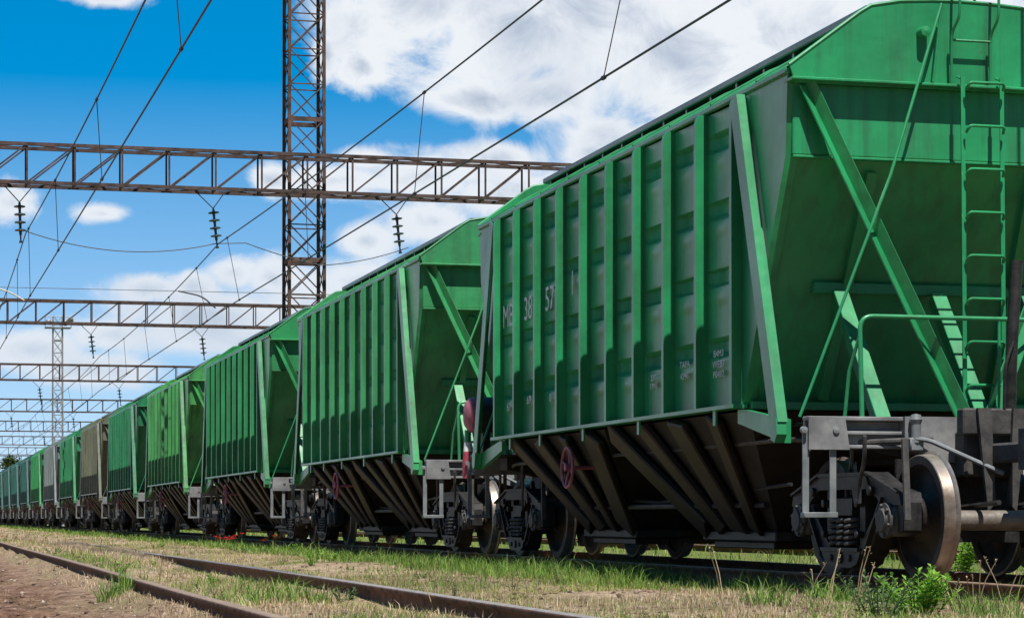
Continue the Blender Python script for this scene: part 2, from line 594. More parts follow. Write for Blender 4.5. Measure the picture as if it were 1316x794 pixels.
    b.bar((-1.0, .35, .34), (1.0, .35, .34), .06, .09)
    b.build('brake_rigging', BLACK, bg)
    return bg


def make_wagon():
    w = empty('hopper_wagon')
    for sg in (-1, 1):
        side_wall(sg).build('side_wall', GREEN, w)
    pm = post_mesh().build('side_post', GREEN, w)
    pm.location = (-XW, RIBS[0], 0)
    for y in RIBS[1:]:
        c = pm.copy(); col.objects.link(c); c.parent = w
        c.location = (-XW, y, 0)
    # roof
    b = MB()
    prof = ROOF + [(-x, z) for x, z in reversed(ROOF[:-1])]
    n = len(prof)
    ys = np.linspace(-5.55, 5.55, 13)
    vs = [(x, y, z) for y in ys for x, z in prof]
    fs = [(i * n + j, i * n + j + 1, (i + 1) * n + j + 1, (i + 1) * n + j) for i in range(12) for j in range(n - 1)]
    b.add(vs, fs, 0, True)
    for y in np.arange(-4.8, 4.9, 1.2):      # roof straps
        b.tube([(x, y, z + .006) for x, z in prof], .016, 6)
    roof = b.build('roof', ROOFS[GREEN], w)
    for y in (-5.552, 5.552):
        gb = MB()
        gb.prism(GPROF + [(1.5, 4.15), (-1.5, 4.15)], 'y', y - .012, y + .012)
        gb.build('gable_sheet', GREEN, roof)
    for y in (-5.558, 5.558):
        b = MB()
        b.tube([(x, y, z) for x, z in GPROF], .016, 8)
        b.build('gable_trim', GREEN, roof)
    for sg in (-1, 1):
        b = MB()   # loading hatch coaming / running board
        x0, x1 = sorted((sg * .72, sg * .42))
        b.bbox((x0, -5.2, 4.85), (x1, 5.45, 4.92), .012)
        for y in np.arange(-5.0, 5.2, .78):
            b.box((x0 + .03, y, 4.70), (x1 - .03, y + .05, 4.855))
        b.build('roof_hatch', DKTRIM, roof)
    # ends
    for e in (-1, 1):
        def Y(v):
            return e * v
        def bx(b, lo, hi, bev=.01):
            a = [min(lo[i], hi[i]) for i in range(3)]
            c = [max(lo[i], hi[i]) for i in range(3)]
            b.bbox(a, c, bev)
        b = MB()
        bx(b, (-1.56, Y(5.44), 4.165), (1.56, Y(5.63), 4.19), .006)
        b.build('end_ledge', GREEN, w)
        b = MB()
        bx(b, (-1.50, Y(5.40), 3.56), (1.50, Y(5.49), 4.163), .008)
        bx(b, (-1.50, Y(5.38), 3.535), (1.50, Y(5.50), 3.556), .004)
        b.build('end_panel', GREEN, w)
        b = MB()   # sloping end sheet with its stiffeners
        b.prism([(Y(5.42), 3.55), (Y(4.40), 1.50), (Y(4.37), 1.50), (Y(5.39), 3.56)], 'x', -1.528, 1.528)
        for x in (-.75, .75):
            b.bar((x, Y(5.40), 3.45), (x * 1.1, Y(4.47), 1.56), .09, .07, up=(0, e, 0))
        bx(b, (-1.5, Y(4.36), 1.46), (1.5, Y(4.50), 1.53), .006)
        b.build('end_sheet', GREEN, w)
        for sg in (-1, 1):
            # slanting side brace
            b = MB()
            p0, p1 = Vector((sg * 1.615, Y(4.52), 4.22)), Vector((sg * 1.60, Y(5.50), 1.30))
            d = (p1 - p0).normalized()
            nrm = Vector((0, e * -d.z, e * d.y)).normalized()      # outward normal in the side plane
            if nrm.y * e < 0: nrm = -nrm
            b.bar(p0 + nrm * .01, p1 + nrm * .01, .09, .016, up=nrm)
            ox = Vector((sg * .038, 0, 0))
            b.bar(p0 - nrm * .082 + ox, p1 - nrm * .082 + ox, .014, .17, up=nrm)
            b.prism([(Y(5.34), 1.34), (Y(5.50), 1.34), (Y(5.52), 1.20), (Y(5.46), 1.13), (Y(5.38), 1.16)], 'x', sg * 1.565, sg * 1.655)
            b.build('side_brace', GREEN, w)
            # strut from upper corner to the middle of the end beam
            b = MB()
            p0, p1 = Vector((sg * 1.40, Y(5.50), 4.15)), Vector((sg * .12, Y(5.84), 1.33))
            d = (p1 - p0).normalized()
            fr = Vector((0, e, 0))
            sd = d.cross(fr).normalized()
            if sd.x * sg < 0: sd = -sd                 # towards the corner and down
            for k in (1, -1):
                q = (fr + sd * k).normalized()
                b.bar(p0 + q * .052, p1 + q * .052, .012, .105, up=q)
            b.build('end_strut', GREEN, w)
            # end of the side sill, running out to the end beam
            b = MB()
            b.prism([(Y(4.42), 1.46), (Y(5.45), 1.33), (Y(5.45), 1.13), (Y(4.30), 1.34), (Y(4.30), 1.46)], 'x', sg * 1.50, sg * 1.56)
            b.build('side_sill', GREEN, w)
            # step hanging under the end beam
            b = MB()
            for x in (1.575, 1.335):
                b.bar((sg * x, Y(5.97), 1.24), (sg * x, Y(5.97), .545), .055, .014, up=(0, 1, 0))
            b.bbox((min(sg * 1.603, sg * 1.307), Y(5.97) - .05, .50), (max(sg * 1.603, sg * 1.307), Y(5.97) + .05, .545), .005)
            for x in (1.60, 1.32):
                b.lathe([(0, .0), (0, .03), (e * .04, .028), (e * .045, 0)], (sg * (x - .0), Y(5.98), 1.22), 10, axis='y')
            b.build('step', LGREY, w)
        # support frame on the end sheet
        b = MB()
        b.bar((-1.1, Y(4.925), 2.50), (1.1, Y(4.925), 2.50), .09, .10, bev=.01)
        b.build('support_beam', GREEN, w)
        for x in (-.86, .06, .92):
            b = MB()
            b.bar((x, Y(4.98), 2.47), (x + .02, Y(5.86), 1.33), .135, .03, up=(0, e, .6), bev=.005)
            b.bar((x - .05, Y(4.95), 2.42), (x - .03, Y(5.80), 1.32), .02, .09, up=(0, e, .6))
            b.build('support_leg', GREEN, w)
        # ladder with hooped rungs and grab rails over the roof edge
        b = MB()
        yl = Y(5.76)
        for x in (-.05, .31):
            b.bar((x, yl, 1.36), (x, yl + e * -.05, 4.24), .038, .012, up=(0, 1, 0))
            b.tube([(x, yl - e * .05, 4.22), (x, Y(5.60), 4.26)], .012, 6)
            b.tube(fillet([(x - .06, Y(5.62), 4.20), (x - .07, Y(5.64), 4.62), (x - .04, Y(5.74), 4.74), (x - .04, Y(5.74), 5.02), (x - .02, Y(5.2), 5.02), (x - .02, Y(5.2), 4.84)], .1), .013, 8)
        for k in range(8):
            z = 1.62 + k * .365
            b.tube(fillet([(-.04, yl, z - .05), (-.03, yl + e * .05, z), (.29, yl + e * .05, z), (.3, yl, z - .05)], .05, 4), .013, 8)
        b.tube([(-.11, Y(5.64), 4.56), (.25, Y(5.64), 4.56)], .012, 6)
        b.build('ladder', GREEN, w)
        # guard rail on the platform
        b = MB()
        b.tube(fillet([(-1.06, Y(5.93), 1.33), (-1.08, Y(5.93), 2.17), (1.08, Y(5.93), 2.17), (1.06, Y(5.93), 1.33)], .12, 6), .02, 10)
        b.tube([(-1.14, Y(5.75), 1.33), (-1.12, Y(5.80), 1.72), (-1.08, Y(5.92), 2.0)], .016, 8)
        b.tube([(.18, Y(5.93), 1.33), (.18, Y(5.93), 2.17)], .014, 8)
        b.build('guard_rail', GREEN, w)
        # tie rod down from the roof ridge
        b = MB()
        b.tube([(-.22, Y(5.66), 4.86), (-.75, Y(5.80), 3.36), (-1.52, Y(5.70), 1.34)], .014, 8)
        b.tube([(-.22, Y(5.66), 4.86), (-.28, Y(5.62), 4.20)], .012, 8)
        b.lathe([(0, 0), (0, .05), (e * .10, .045), (e * .11, 0)], (-.36, Y(5.56), 4.62), 12, axis='y')
        b.build('tie_rod', GREEN, w)
        # end beam
        b = MB()
        for sg in (-1, 1):
            bx(b, (sg * .70, Y(5.86), 1.30), (sg * 1.56, Y(5.99), 1.335), .006)
            bx(b, (sg * .70, Y(5.86), 1.07), (sg * 1.56, Y(5.98), 1.10), .006)
            bx(b, (sg * .70, Y(5.86), 1.10), (sg * 1.555, Y(5.90), 1.30), .006)
            bx(b, (sg * .70, Y(5.90), 1.185), (sg * 1.25, Y(5.965), 1.215), .006)
            b.prism([(sg * 1.24, 1.33), (sg * 1.56, 1.33), (sg * 1.56, 1.06), (sg * 1.20, 1.06)], 'y', Y(5.992), Y(6.006))
            for k in (-.26, .26):
                pass
        b.prism([(-.72, 1.338), (.72, 1.338), (.72, 1.08), (.3, .96), (-.3, .96), (-.72, 1.08)], 'y', Y(5.84), Y(6.03))
        b.build('end_beam', GREY, w)
        # coupler: draft box, shank, head
        b = MB()
        bx(b, (-.27, Y(5.9), .84), (.27, Y(6.22), 1.22), .02)
        bx(b, (-.33, Y(6.18), 1.18), (.33, Y(6.32), 1.40), .015)
        bx(b, (-.09, Y(6.2), .95), (.09, Y(7.0), 1.11), .02)
        b.prism([(-.13, Y(6.95)), (-.24, Y(7.12)), (-.24, Y(7.34)), (-.12, Y(7.40)), (-.02, Y(7.26)), (.10, Y(7.26)), (.16, Y(7.39)), (.24, Y(7.33)), (.22, Y(7.08)), (.12, Y(6.95))], 'z', .88, 1.20)
        b.prism([(-.22, 1.40), (-.10, 1.40), (-.06, .62), (-.13, .55)], 'y', Y(6.323), Y(6.36))
        b.prism([(.22, 1.40), (.10, 1.40), (.06, .62), (.13, .55)], 'y', Y(6.323), Y(6.36))
        b.build('coupler', DGREY, w)
        b = MB()
        b.tube(fillet([(-.64, Y(6.07), 1.20), (-.66, Y(6.09), 1.15), (-.55, Y(6.12), 1.14), (-.02, Y(6.42), .86)], .05), .02, 8)
        b.tube([(-.64, Y(6.07), 1.12), (-.64, Y(6.07), 1.27)], .042, 10)
        b.lathe([(0, .0), (.01, .04), (.05, .055), (.09, .04), (.10, 0)], (-.64, Y(6.07), 1.26), 12, axis='z')
        b.bbox((-.70, min(Y(6.02), Y(6.10)), 1.05), (-.58, max(Y(6.02), Y(6.10)), 1.16), .01)
        b.build('uncoupling_lever', LGREY, w)
        b = MB()
        b.tube(fillet([(.12, Y(6.25), 1.35), (.11, Y(6.3), 1.9), (.16, Y(6.3), 2.62)], .2), .05, 10)
        b.tube(fillet([(.30, Y(6.22), 1.30), (.36, Y(6.4), 1.05), (.3, Y(6.75), .62), (.2, Y(7.1), .58), (.16, Y(7.3), .8)], .15), .024, 8)
        b.tube(fillet([(.04, Y(6.31), 1.4), (.02, Y(6.36), 1.75), (.10, Y(6.36), 1.95)], .1), .014, 6)
        b.build('brake_hose', BLACK, w)
    # underframe spine
    b = MB()
    b.box((-.22, -5.85, .98), (.22, 5.85, 1.30))
    for y in (-5.66, 5.25):
        b.prism([(-1.3, 1.28), (1.3, 1.28), (1.3, 1.12), (.4, .95), (-.4, .95), (-1.3, 1.12)], 'y', y - .2, y + .2)
        b.box((-1.47, max(y - .6, -5.83), 1.285), (1.47, min(y + .6, 5.83), 1.30))
    b.build('centre_sill', BLACK, w)
    b = MB()
    b.tube(fillet([(-.5, -6.1, 1.15), (-1.15, -5.9, 1.12), (-1.30, -4.9, 1.18), (-1.28, 4.8, 1.18), (-1.1, 5.6, 1.1), (-.4, 6.1, 1.12)], .25), .022, 7)
    for yb in (-5.66, 5.25):
        for q, dx in ((-.75, 0), (.62, .05), (-.2, .12)):
            b.tube(fillet([(-1.24 + dx, yb + q, 1.16), (-1.22 + dx, yb + q + .05, .95), (-1.17 + dx, yb + q + .28, .80), (-1.16 + dx, yb + q + .30, .62)], .12), .018, 7)
        b.bar((-1.12, yb - 1.32, .48), (-1.10, yb - 1.22, 1.12), .05, .03)
        b.bar((-.9, yb + 1.5, .35), (-1.0, yb + 1.1, 1.1), .05, .04)
    b.build('brake_pipe', DGREY, w)
    # discharge hoppers
    for sg in (-1, 1):
        for e in (-1, 1):
            b = MB()
            t = [(sg * 1.50, e * .05), (sg * 1.50, e * 4.40), (sg * .06, e * 4.40), (sg * .06, e * .05)]
            q = [(sg * .74, e * 1.25), (sg * .74, e * 3.15), (sg * .34, e * 3.15), (sg * .34, e * 1.25)]
            vs = [(x, y, 1.45) for x, y in t] + [(x, y, .36) for x, y in q]
            b.add(vs, [(0, 1, 5, 4), (1, 2, 6, 5), (2, 3, 7, 6), (3, 0, 4, 7), (4, 5, 6, 7)])
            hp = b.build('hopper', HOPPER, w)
            b = MB()       # stiffening ribs on the outward sheets
            for k in range(4):
                u = (k + .3) / 4
                y0, y1 = e * (.05 + 4.35 * u), e * (1.25 + 1.90 * u)
                p0, p1 = Vector((sg * 1.52, y0, 1.44)), Vector((sg * .78, y1, .40))
                up = Vector((sg * .82, 0, -.57))
                b.bar(p0 + up * .04, p1 + up * .04, (.30, .40, .22, .36)[(k + e) % 4], .08, up=up, bev=.02)
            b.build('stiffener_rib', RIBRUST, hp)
            b = MB()
            lo, hi = sorted((sg * .80, sg * .28)), sorted((e * 1.15, e * 3.25))
            b.bbox((lo[0], hi[0], .27), (lo[1], hi[1], .375), .015)
            b.bbox((lo[0] + .06, hi[0] + .2, .20), (lo[1] - .06, hi[1] - .2, .27), .01)
            b.build('discharge_gate', BLACK, hp)
    b = MB()
    b.tube([(-.95, -3.4, .62), (-.95, 3.4, .62)], .03, 8)
    b.tube([(.95, -3.4, .62), (.95, 3.4, .62)], .03, 8)
    b.tube([(-1.05, -4.3, .80), (-.9, 0, .66), (-.9, 3.6, .8)], .018, 6)
    b.build('discharge_shaft', BLACK, w)
    b = MB()
    b.lathe([(-.5, 0), (-.48, .12), (-.42, .17), (.42, .17), (.48, .12), (.5, 0)], (0.55, 0, .80), 20, axis='y')
    b.build('air_reservoir', BLACK, w)
    # hand wheel by the farther bogie
    b = MB()
    c = Vector((-1.60, 1.15, 1.06))
    ring = [c + Vector((0, .22 * math.cos(t), .22 * math.sin(t))) for t in np.linspace(0, 2 * PI, 29)[:-1]]
    b.tube(ring, .019, 8, closed=True)
    for k in range(4):
        a = k * PI / 2 + .35
        b.tube([c + Vector((.03, 0, 0)), c + Vector((0, .22 * math.cos(a), .22 * math.sin(a)))], .014, 6)
    b.lathe([(-.03, 0), (-.03, .04), (.05, .04), (.05, .022), (.6, .022), (.6, 0)], c, 12)
    hw = b.build('hand_wheel', PINK, w)
    hw.rotation_euler = (0, 0, 0)
    bogie(w, -5.66)
    bogie(w, 5.25)
    return w


def add_lettering(w):
    """white stencilled numbers on the side of the first wagon"""
    def txt(s, y, z, h, sx=1.0, off=.035):
        cu = bpy.data.curves.new('stencil_lettering', 'FONT')
        cu.body = s
        cu.size = h * 1.42
        cu.extrude = .001
        cu.align_x = 'CENTER'
        tmp = bpy.data.objects.new('tmp', cu)
        col.objects.link(tmp)
        dg = bpy.context.evaluated_depsgraph_get()
        me = bpy.data.meshes.new_from_object(tmp.evaluated_get(dg))
        bpy.data.objects.remove(tmp)
        me.materials.clear(); me.materials.append(STENCIL)
        o = bpy.data.objects.new('stencil_lettering', me)
        col.objects.link(o)
        o.parent = w
        o.location = (-XW - off, y, z)
        o.rotation_euler = (R(90), 0, R(-90))
        o.scale = (sx, 1, 1)
    mid = [(RIBS[i] + RIBS[i + 1]) / 2 for i in range(9)]
    for s, i, z in (('MB', 0, 2.86), ('38', 1, 2.87), ('57', 2, 2.90), ('1', 3, 2.98)):
        txt(s, mid[i] + .13, z, .28, 1.0, .012)
    low = [('67', 0, 1.82, .10), ('69', 1, 1.86, .10), ('0', 2, 1.84, .09),
           ('22T', 6, 1.86, .06), ('77M3', 6, 1.78, .055), ('TAPA', 7, 1.93, .06), ('KP93', 7, 1.82, .055),
           ('B4M3', 8, 1.97, .06), ('WEB7', 8, 1.87, .065), ('P0492', 8, 1.78, .06)]
    for s, i, z, h in low:
        txt(s, mid[i] + .1, z, h, 1.4, .010)


STENCIL = grimy('stencil_white', (.45, .50, .47), (.80, .82, .80), .6, scale=12, bumpy=0)

PITCH, Y0, XT = 14.72, 23.95, 8.68
wagon = make_wagon()
colours = [
    ('bright', None, 'green hopper wagon with white stencilled numbers, whose open end with ladder fills the frame'),
    ('pale', paint('pale_green_paint', (.035, .30, .105)), 'pale green hopper wagon coupled directly behind the stencilled one'),
    ('mid', paint('mid_green_paint', (.014, .25, .075)), 'mid green hopper wagon with closely set posts, third in the train'),
    ('lime', paint('yellowish_green_paint', (.055, .33, .085), dirty=.75), 'yellowish light green hopper wagon, fourth in the train'),
    ('deep', paint('deep_green_paint', (.008, .20, .075)), 'deep green hopper wagon just ahead of the olive one'),
    ('olive', paint('olive_paint', (.125, .14, .085)), 'faded olive beige hopper wagon between two green ones'),
    ('green7', paint('plain_green_paint', (.012, .23, .08)), 'green hopper wagon between the olive and the grey one'),
    ('grey', paint('pale_grey_paint', (.17, .215, .215)), 'pale grey hopper wagon, the only grey one in the train'),
    ('green9', paint('fresh_green_paint', (.014, .27, .07)), 'fresh green hopper wagon just beyond the grey one'),
]
teal = paint('dark_teal_paint', (.010, .115, .095))
teal2 = paint('blue_teal_paint', (.012, .12, .135))
ordn = ['first', 'second', 'third', 'fourth', 'fifth', 'sixth', 'seventh', 'eighth', 'ninth']
for i in range(7):
    colours.append(('teal', teal if i < 4 else teal2, '%s dark teal hopper wagon beyond the fresh green one' % ordn[i]))


def repaint(o, m):
    for s in o.material_slots:
        if s.material is GREEN:
            s.link = 'OBJECT'
            s.material = m
        elif s.material is ROOFS[GREEN]:
            s.link = 'OBJECT'
            s.material = ROOFS[m]
    for c in o.children:
        repaint(c, m)


wagons = [wagon]
for i in range(1, len(colours)):
    wagons.append(copy_tree(wagon))
for i, (w, (k, m, lab)) in enumerate(zip(wagons, colours)):
    w.location = (XT, Y0 + PITCH * i, 0)
    tag(w, lab, 'railway wagon', 'hopper wagons of the goods train')
    if m is not None:
        repaint(w, m)
add_lettering(wagon)
# brake cylinder and red-and-white marker on the farther platform of the first wagon
b = MB()
b.lathe([(-1.62, 0), (-1.61, .16), (-1.56, .225), (-1.50, .24)], (0, 6.05, 1.86), 24)
b.lathe([(-1.50, .24), (-.75, .24), (-.72, .0)], (0, 6.05, 1.86), 24, mis=[1, 1])
b.bbox((-1.4, 5.95, 1.33), (-1.3, 6.15, 1.66), .01, 1)
b.bbox((-.95, 5.95, 1.33), (-.85, 6.15, 1.66), .01, 1)
b.build('brake_cylinder', [PINK, BLACK], wagon)
b = MB()
b.tube([(-1.57, 6.1, 1.66), (-1.57, 6.1, 1.5)], .045, 10, 2)
b.tube([(-1.57, 6.1, 1.5), (-1.56, 6.1, 1.38)], [.05, .07], 10, 1)
b.tube([(-1.56, 6.1, 1.38), (-1.55, 6.1, 1.18), (-1.56, 6.1, 1.02)], [.07, .095, .08], 10, 0)
b.build('marker_flag', [REDM, WHITE, GREEN], wagon)

# ------------------------------------------------------------------ ground
def vnoise(x, y, s, seed):
    """smooth value noise on arrays"""
    r = np.random.default_rng(seed)
    tab = r.random((256, 256))
    X, Y = x / s, y / s
    xi, yi = np.floor(X).astype(int), np.floor(Y).astype(int)
    fx, fy = X - xi, Y - yi
    fx, fy = fx * fx * (3 - 2 * fx), fy * fy * (3 - 2 * fy)
    g = lambda a, c: tab[a % 256, c % 256]
    return (g(xi, yi) * (1 - fx) + g(xi + 1, yi) * fx) * (1 - fy) + (g(xi, yi + 1) * (1 - fx) + g(xi + 1, yi + 1) * fx) * fy


RAILX = [1.79, 3.33, XT - .785, XT + .785, 14.55, 16.09]


def gz(x, y):
    x, y = np.asarray(x, float), np.asarray(y, float)
    z = -.165 + .05 * (vnoise(x, y, 1.9, 1) - .5) + .035 * (vnoise(x, y, .6, 2) - .5) + .022 * (vnoise(x, y, .22, 3) - .5)
    z += .07 * np.exp(-((x - 5.3) / 1.3) ** 2) + .05 * np.exp(-((x - 2.56) / .45) ** 2)
    left = np.clip((1.62 - x) / .5, 0, 1)
    z += left * (-.03 + .10 * (vnoise(x, y, .75, 5) - .5) + .07 * (np.abs(vnoise(x, y, .34, 6) - .5) * 2 - .5) + .04 * (vnoise(x, y, .15, 7) - .5))
    for r in RAILX:
        d = np.abs(x - r)
        k = np.clip((.22 - d) / .14, 0, 1)
        z = z * (1 - k) + ((-.118 + .125 * np.clip((y - 27) / 9, 0, 1) if int(r) == 3 else {1: -.098, 7: -.14}.get(int(r), -.13)) + .06 * (vnoise(x * 0, y, 2.3, 9 + int(r)) - .5)) * k
    return np.where(np.abs(x) + np.abs(y) > 1200, -.2, z)


xs = np.concatenate([-np.geomspace(3.2, 1600, 26)[::-1], np.arange(-3, 18.5, .13), np.geomspace(18.7, 1600, 30)])
ys = np.concatenate([-np.geomspace(6, 300, 14)[::-1], np.arange(-5, 10, .6), np.arange(10, 34, .11), np.geomspace(34.2, 3200, 240)])
GX, GY = np.meshgrid(xs, ys)
GZ = gz(GX, GY)
gv = np.stack([GX.ravel(), GY.ravel(), GZ.ravel()], 1)
nx, ny = len(xs), len(ys)
ii = (np.arange(ny - 1)[:, None] * nx + np.arange(nx - 1)[None, :]).ravel()
gf = np.stack([ii, ii + 1, ii + nx + 1, ii + nx], 1)
g = raw_mesh('ground', gv, gf, ground_mat(), smooth=True)
tag(g, kind='structure')

# ------------------------------------------------------------------ rails
RP = [(-.075, -.18), (.075, -.18), (.075, -.168), (.012, -.145), (.009, -.045), (.0375, -.032), (.0375, -.006), (.03, 0), (-.03, 0), (-.0375, -.006), (-.0375, -.032), (-.009, -.045), (-.012, -.145), (-.075, -.168)]
rl = ['rusty rail closest to the bare brown dirt, outer rail of the empty track', 'worn grey-topped rail of the empty track beside the dry grass strip',
      'brown rail under the visible wheels of the goods train', 'rail under the shaded wheels on the other side of the goods train',
      'sunlit rail of the empty track beyond the train, the one closer to it', 'farther rail of the empty track beyond the train']
for k, x in enumerate(RAILX):
    b = MB()
    yy = np.concatenate([np.arange(-8, 60, 2.0), np.arange(60, 420, 15.0)])
    n = len(RP)
    top = {7, 8, 6, 9}
    vs, fs, mi = [], [], []
    for y in yy:
        dx = .004 * math.sin(y * .35 + k) + .003 * math.sin(y * 1.1 + 2 * k)
        dz = .004 * math.sin(y * .27 + 1.7 * k)
        vs += [(x + px + dx, y, pz + dz) for px, pz in RP]
    for i in range(len(yy) - 1):
        for j in range(n):
            a, c = i * n + j, i * n + (j + 1) % n
            fs.append((a, c, c + n, a + n)); mi.append(1 if j in (6, 7, 8) else 0)
    o = raw_mesh('rail', np.array(vs), np.array(fs), [RAILSIDE, RAILBRT if k == 1 else RAILTOP], np.array(mi))
    tag(o, rl[k], 'railway rail', 'rails of the tracks')

# ------------------------------------------------------------------ grass and stones
def blades(name, X, Y, H, W, mat, lean=.5, seg=2):
    n = len(X)
    Z = gz(X, Y) - .01
    a = rng.random(n) * 2 * PI
    la = rng.random(n) * 2 * PI
    H = H * (.35 + .9 * rng.random(n) ** 1.4)
    ll = (.15 + .85 * rng.random(n)) * lean * H
    dx, dy = np.cos(a) * W / 2, np.sin(a) * W / 2
    lx, ly = np.cos(la) * ll, np.sin(la) * ll
    v = np.empty((n, 5, 3))
    v[:, 0] = np.stack([X - dx, Y - dy, Z], 1)
    v[:, 1] = np.stack([X + dx, Y + dy, Z], 1)
    v[:, 2] = np.stack([X + dx * .7 + lx * .3, Y + dy * .7 + ly * .3, Z + H * .6], 1)
    v[:, 3] = np.stack([X - dx * .7 + lx * .3, Y - dy * .7 + ly * .3, Z + H * .6], 1)
    v[:, 4] = np.stack([X + lx, Y + ly, Z + H * (1 - .3 * ll / (H + 1e-6))], 1)
    o = np.arange(n)[:, None] * 5
    f = np.concatenate([o + np.array([[0, 1, 2]]), o + np.array([[0, 2, 3]]), o + np.array([[3, 2, 4]])], 0)
    v[:, 2:4, 2] *= 1
    return raw_mesh(name, v.reshape(-1, 3), f, mat)


def scatter(n, x0, x1, y0, y1, pw=2.0):
    """random points, denser close to the camera"""
    u = rng.random(n)
    k = 1 - pw
    Y = (y0 ** k + u * (y1 ** k - y0 ** k)) ** (1 / k)
    X = x0 + (x1 - x0) * rng.random(n)
    return X, Y


def clear_of_rails(X, d=.045):
    ok = np.ones(len(X), bool)
    for r in RAILX:
        ok &= np.abs(X - r) > d
    return ok


def grow(name, parts, mat, label=None):
    Xs, Ys, Hs, Ws = [], [], [], []
    for (n, x0, x1, y0, y1, pw, h, wd, patch, thr, seed) in parts:
        X, Y = scatter(n, x0, x1, y0, y1, pw)
        pn = vnoise(X, Y * .6, patch, seed) * .65 + vnoise(X, Y * .6, patch * .33, seed + 1) * .35
        ok = (pn > thr) & clear_of_rails(X)
        X, Y, pn = X[ok], Y[ok], pn[ok]
        hh = h * (.45 + .9 * rng.random(len(X))) * np.clip(.5 + (pn - thr) * 3, .5, 1.3)
        hh = hh * np.where(np.min([np.abs(X - r) for r in RAILX], 0) < .12, .6, 1)
        Xs.append(X); Ys.append(Y); Hs.append(hh)
        Ws.append(wd * (.6 + .8 * rng.random(len(X))) * np.clip(Y / 28, .8, 5))
    X, Y, H, W = map(np.concatenate, (Xs, Ys, Hs, Ws))
    o = blades(name, X, Y, H, W, mat, .8)
    tag(o, kind='stuff')
    return o


grow('dry_grass', [
    (70000, 3.4, 7.7, 11, 260, 2.0, .062, .006, 1.3, .36, 21),
    (24000, 1.5, 3.4, 11, 160, 2.0, .065, .007, 1.1, .42, 25),
    (5000, -2, 1.75, 11, 120, 2.0, .05, .006, .9, .62, 27),
    (6000, 8.0, 9.4, 14, 150, 2.0, .10, .008, .9, .5, 29),
    (9000, 2.85, 3.5, 30, 200, 1.6, .09, .007, .9, .25, 28),
    (6000, 9.6, 15, 14, 200, 2.0, .12, .009, 1.2, .45, 30),
], GRASSD)
grow('green_grass', [
    (42000, 5.6, 7.85, 20, 260, 1.7, .15, .009, 1.6, .42, 31),
    (32000, 3.4, 7.8, 11, 120, 2.0, .095, .007, 1.2, .47, 33),
    (14000, 1.9, 3.3, 11, 80, 2.0, .10, .008, 1.1, .50, 35),
    (1500, -1, 1.75, 12, 60, 2.0, .07, .007, .8, .66, 37),
    (7000, 7.95, 9.4, 14, 150, 2.0, .14, .009, .9, .52, 39),
    (22000, 9.6, 26, 14, 260, 1.8, .16, .012, 1.6, .38, 41),
], GRASSG)


grow('mossy_grass', [
    (52000, 3.4, 7.75, 11, 120, 2.0, .06, .007, 1.0, .38, 51),
    (16000, 1.8, 3.35, 11, 90, 2.0, .055, .007, .8, .42, 53),
    (5000, 7.9, 9.5, 14, 90, 2.0, .07, .007, .8, .45, 55),
], GRASSY)


def stones(name, n, x0, x1, y0, y1, s0, s1, mat):
    X, Y = scatter(n, x0, x1, y0, y1, 2.2)
    ok = clear_of_rails(X, .06)
    X, Y = X[ok], Y[ok]
    n = len(X)
    S = s0 + (s1 - s0) * rng.random(n) ** 3
    base = np.array([(1, 0, 0), (-1, 0, 0), (0, 1, 0), (0, -1, 0), (0, 0, 1), (0, 0, -1)], float)
    v = base[None] * (.6 + .6 * rng.random((n, 6, 1))) * S[:, None, None]
    v[:, :, 2] *= .6
    v += (rng.random((n, 6, 3)) - .5) * S[:, None, None] * .5
    a = rng.random(n) * 6.28
    c, s = np.cos(a)[:, None], np.sin(a)[:, None]
    v = np.stack([v[:, :, 0] * c - v[:, :, 1] * s, v[:, :, 0] * s + v[:, :, 1] * c, v[:, :, 2]], 2)
    v += np.stack([X, Y, gz(X, Y) + S * .15], 1)[:, None, :]
    fb = np.array([(0, 2, 4), (2, 1, 4), (1, 3, 4), (3, 0, 4), (2, 0, 5), (1, 2, 5), (3, 1, 5), (0, 3, 5)])
    f = (np.arange(n)[:, None, None] * 6 + fb[None]).reshape(-1, 3)
    o = raw_mesh(name, v.reshape(-1, 3), f, mat)
    tag(o, kind='stuff')


stones('gravel', 16000, -2.5, 10, 11, 90, .005, .034, STONE)


# ------------------------------------------------------------------ single plants
def leaf(b, p, d, ln, wd, mi=0, droop=.3):
    d = Vector(d).normalized()
    sd = d.cross(Vector((0, 0, 1)))
    if sd.length < .1: sd = Vector((1, 0, 0))
    sd.normalize()
    p = Vector(p)
    m = p + d * ln * .5 + Vector((0, 0, ln * .06))
    t = p + d * ln - Vector((0, 0, ln * droop))
    b.add([p, m - sd * wd / 2, t, m + sd * wd / 2], [(0, 1, 2), (0, 2, 3)], mi)


def weed(name, x, y, h, spread, nst, mats, r, label, lw=.035, ll=.09):
    w = empty(name, (x, y, float(gz(x, y))))
    bs, bl = MB(), MB()
    for k in range(nst):
        a = r.uniform(0, 2 * PI)
        rr = spread * math.sqrt(r.random())
        base = Vector((math.cos(a) * rr * .35, math.sin(a) * rr * .35, 0))
        hh = h * r.uniform(.5, 1)
        top = Vector((math.cos(a) * rr, math.sin(a) * rr, hh))
        mid = (base + top) / 2 + Vector((0, 0, hh * .12))
        bs.tube([base, mid, top], [.005, .004, .002], 5)
        nl = int(hh / .016)
        for j in range(nl):
            t = (j + .6) / nl
            p = base * (1 - t) ** 2 + mid * 2 * t * (1 - t) + top * t * t
            b2 = j * 2.4 + r.uniform(-.5, .5)
            up = .2 + .9 * t
            leaf(bl, p, (math.cos(b2), math.sin(b2), up), ll * r.uniform(.6, 1.15) * (1 - .45 * t), lw * r.uniform(.7, 1.1), 0, .15)
    bs.build('stem', mats[1], w)
    bl.build('leaves', mats[0], w)
    tag(w, label, 'plant')
    return w


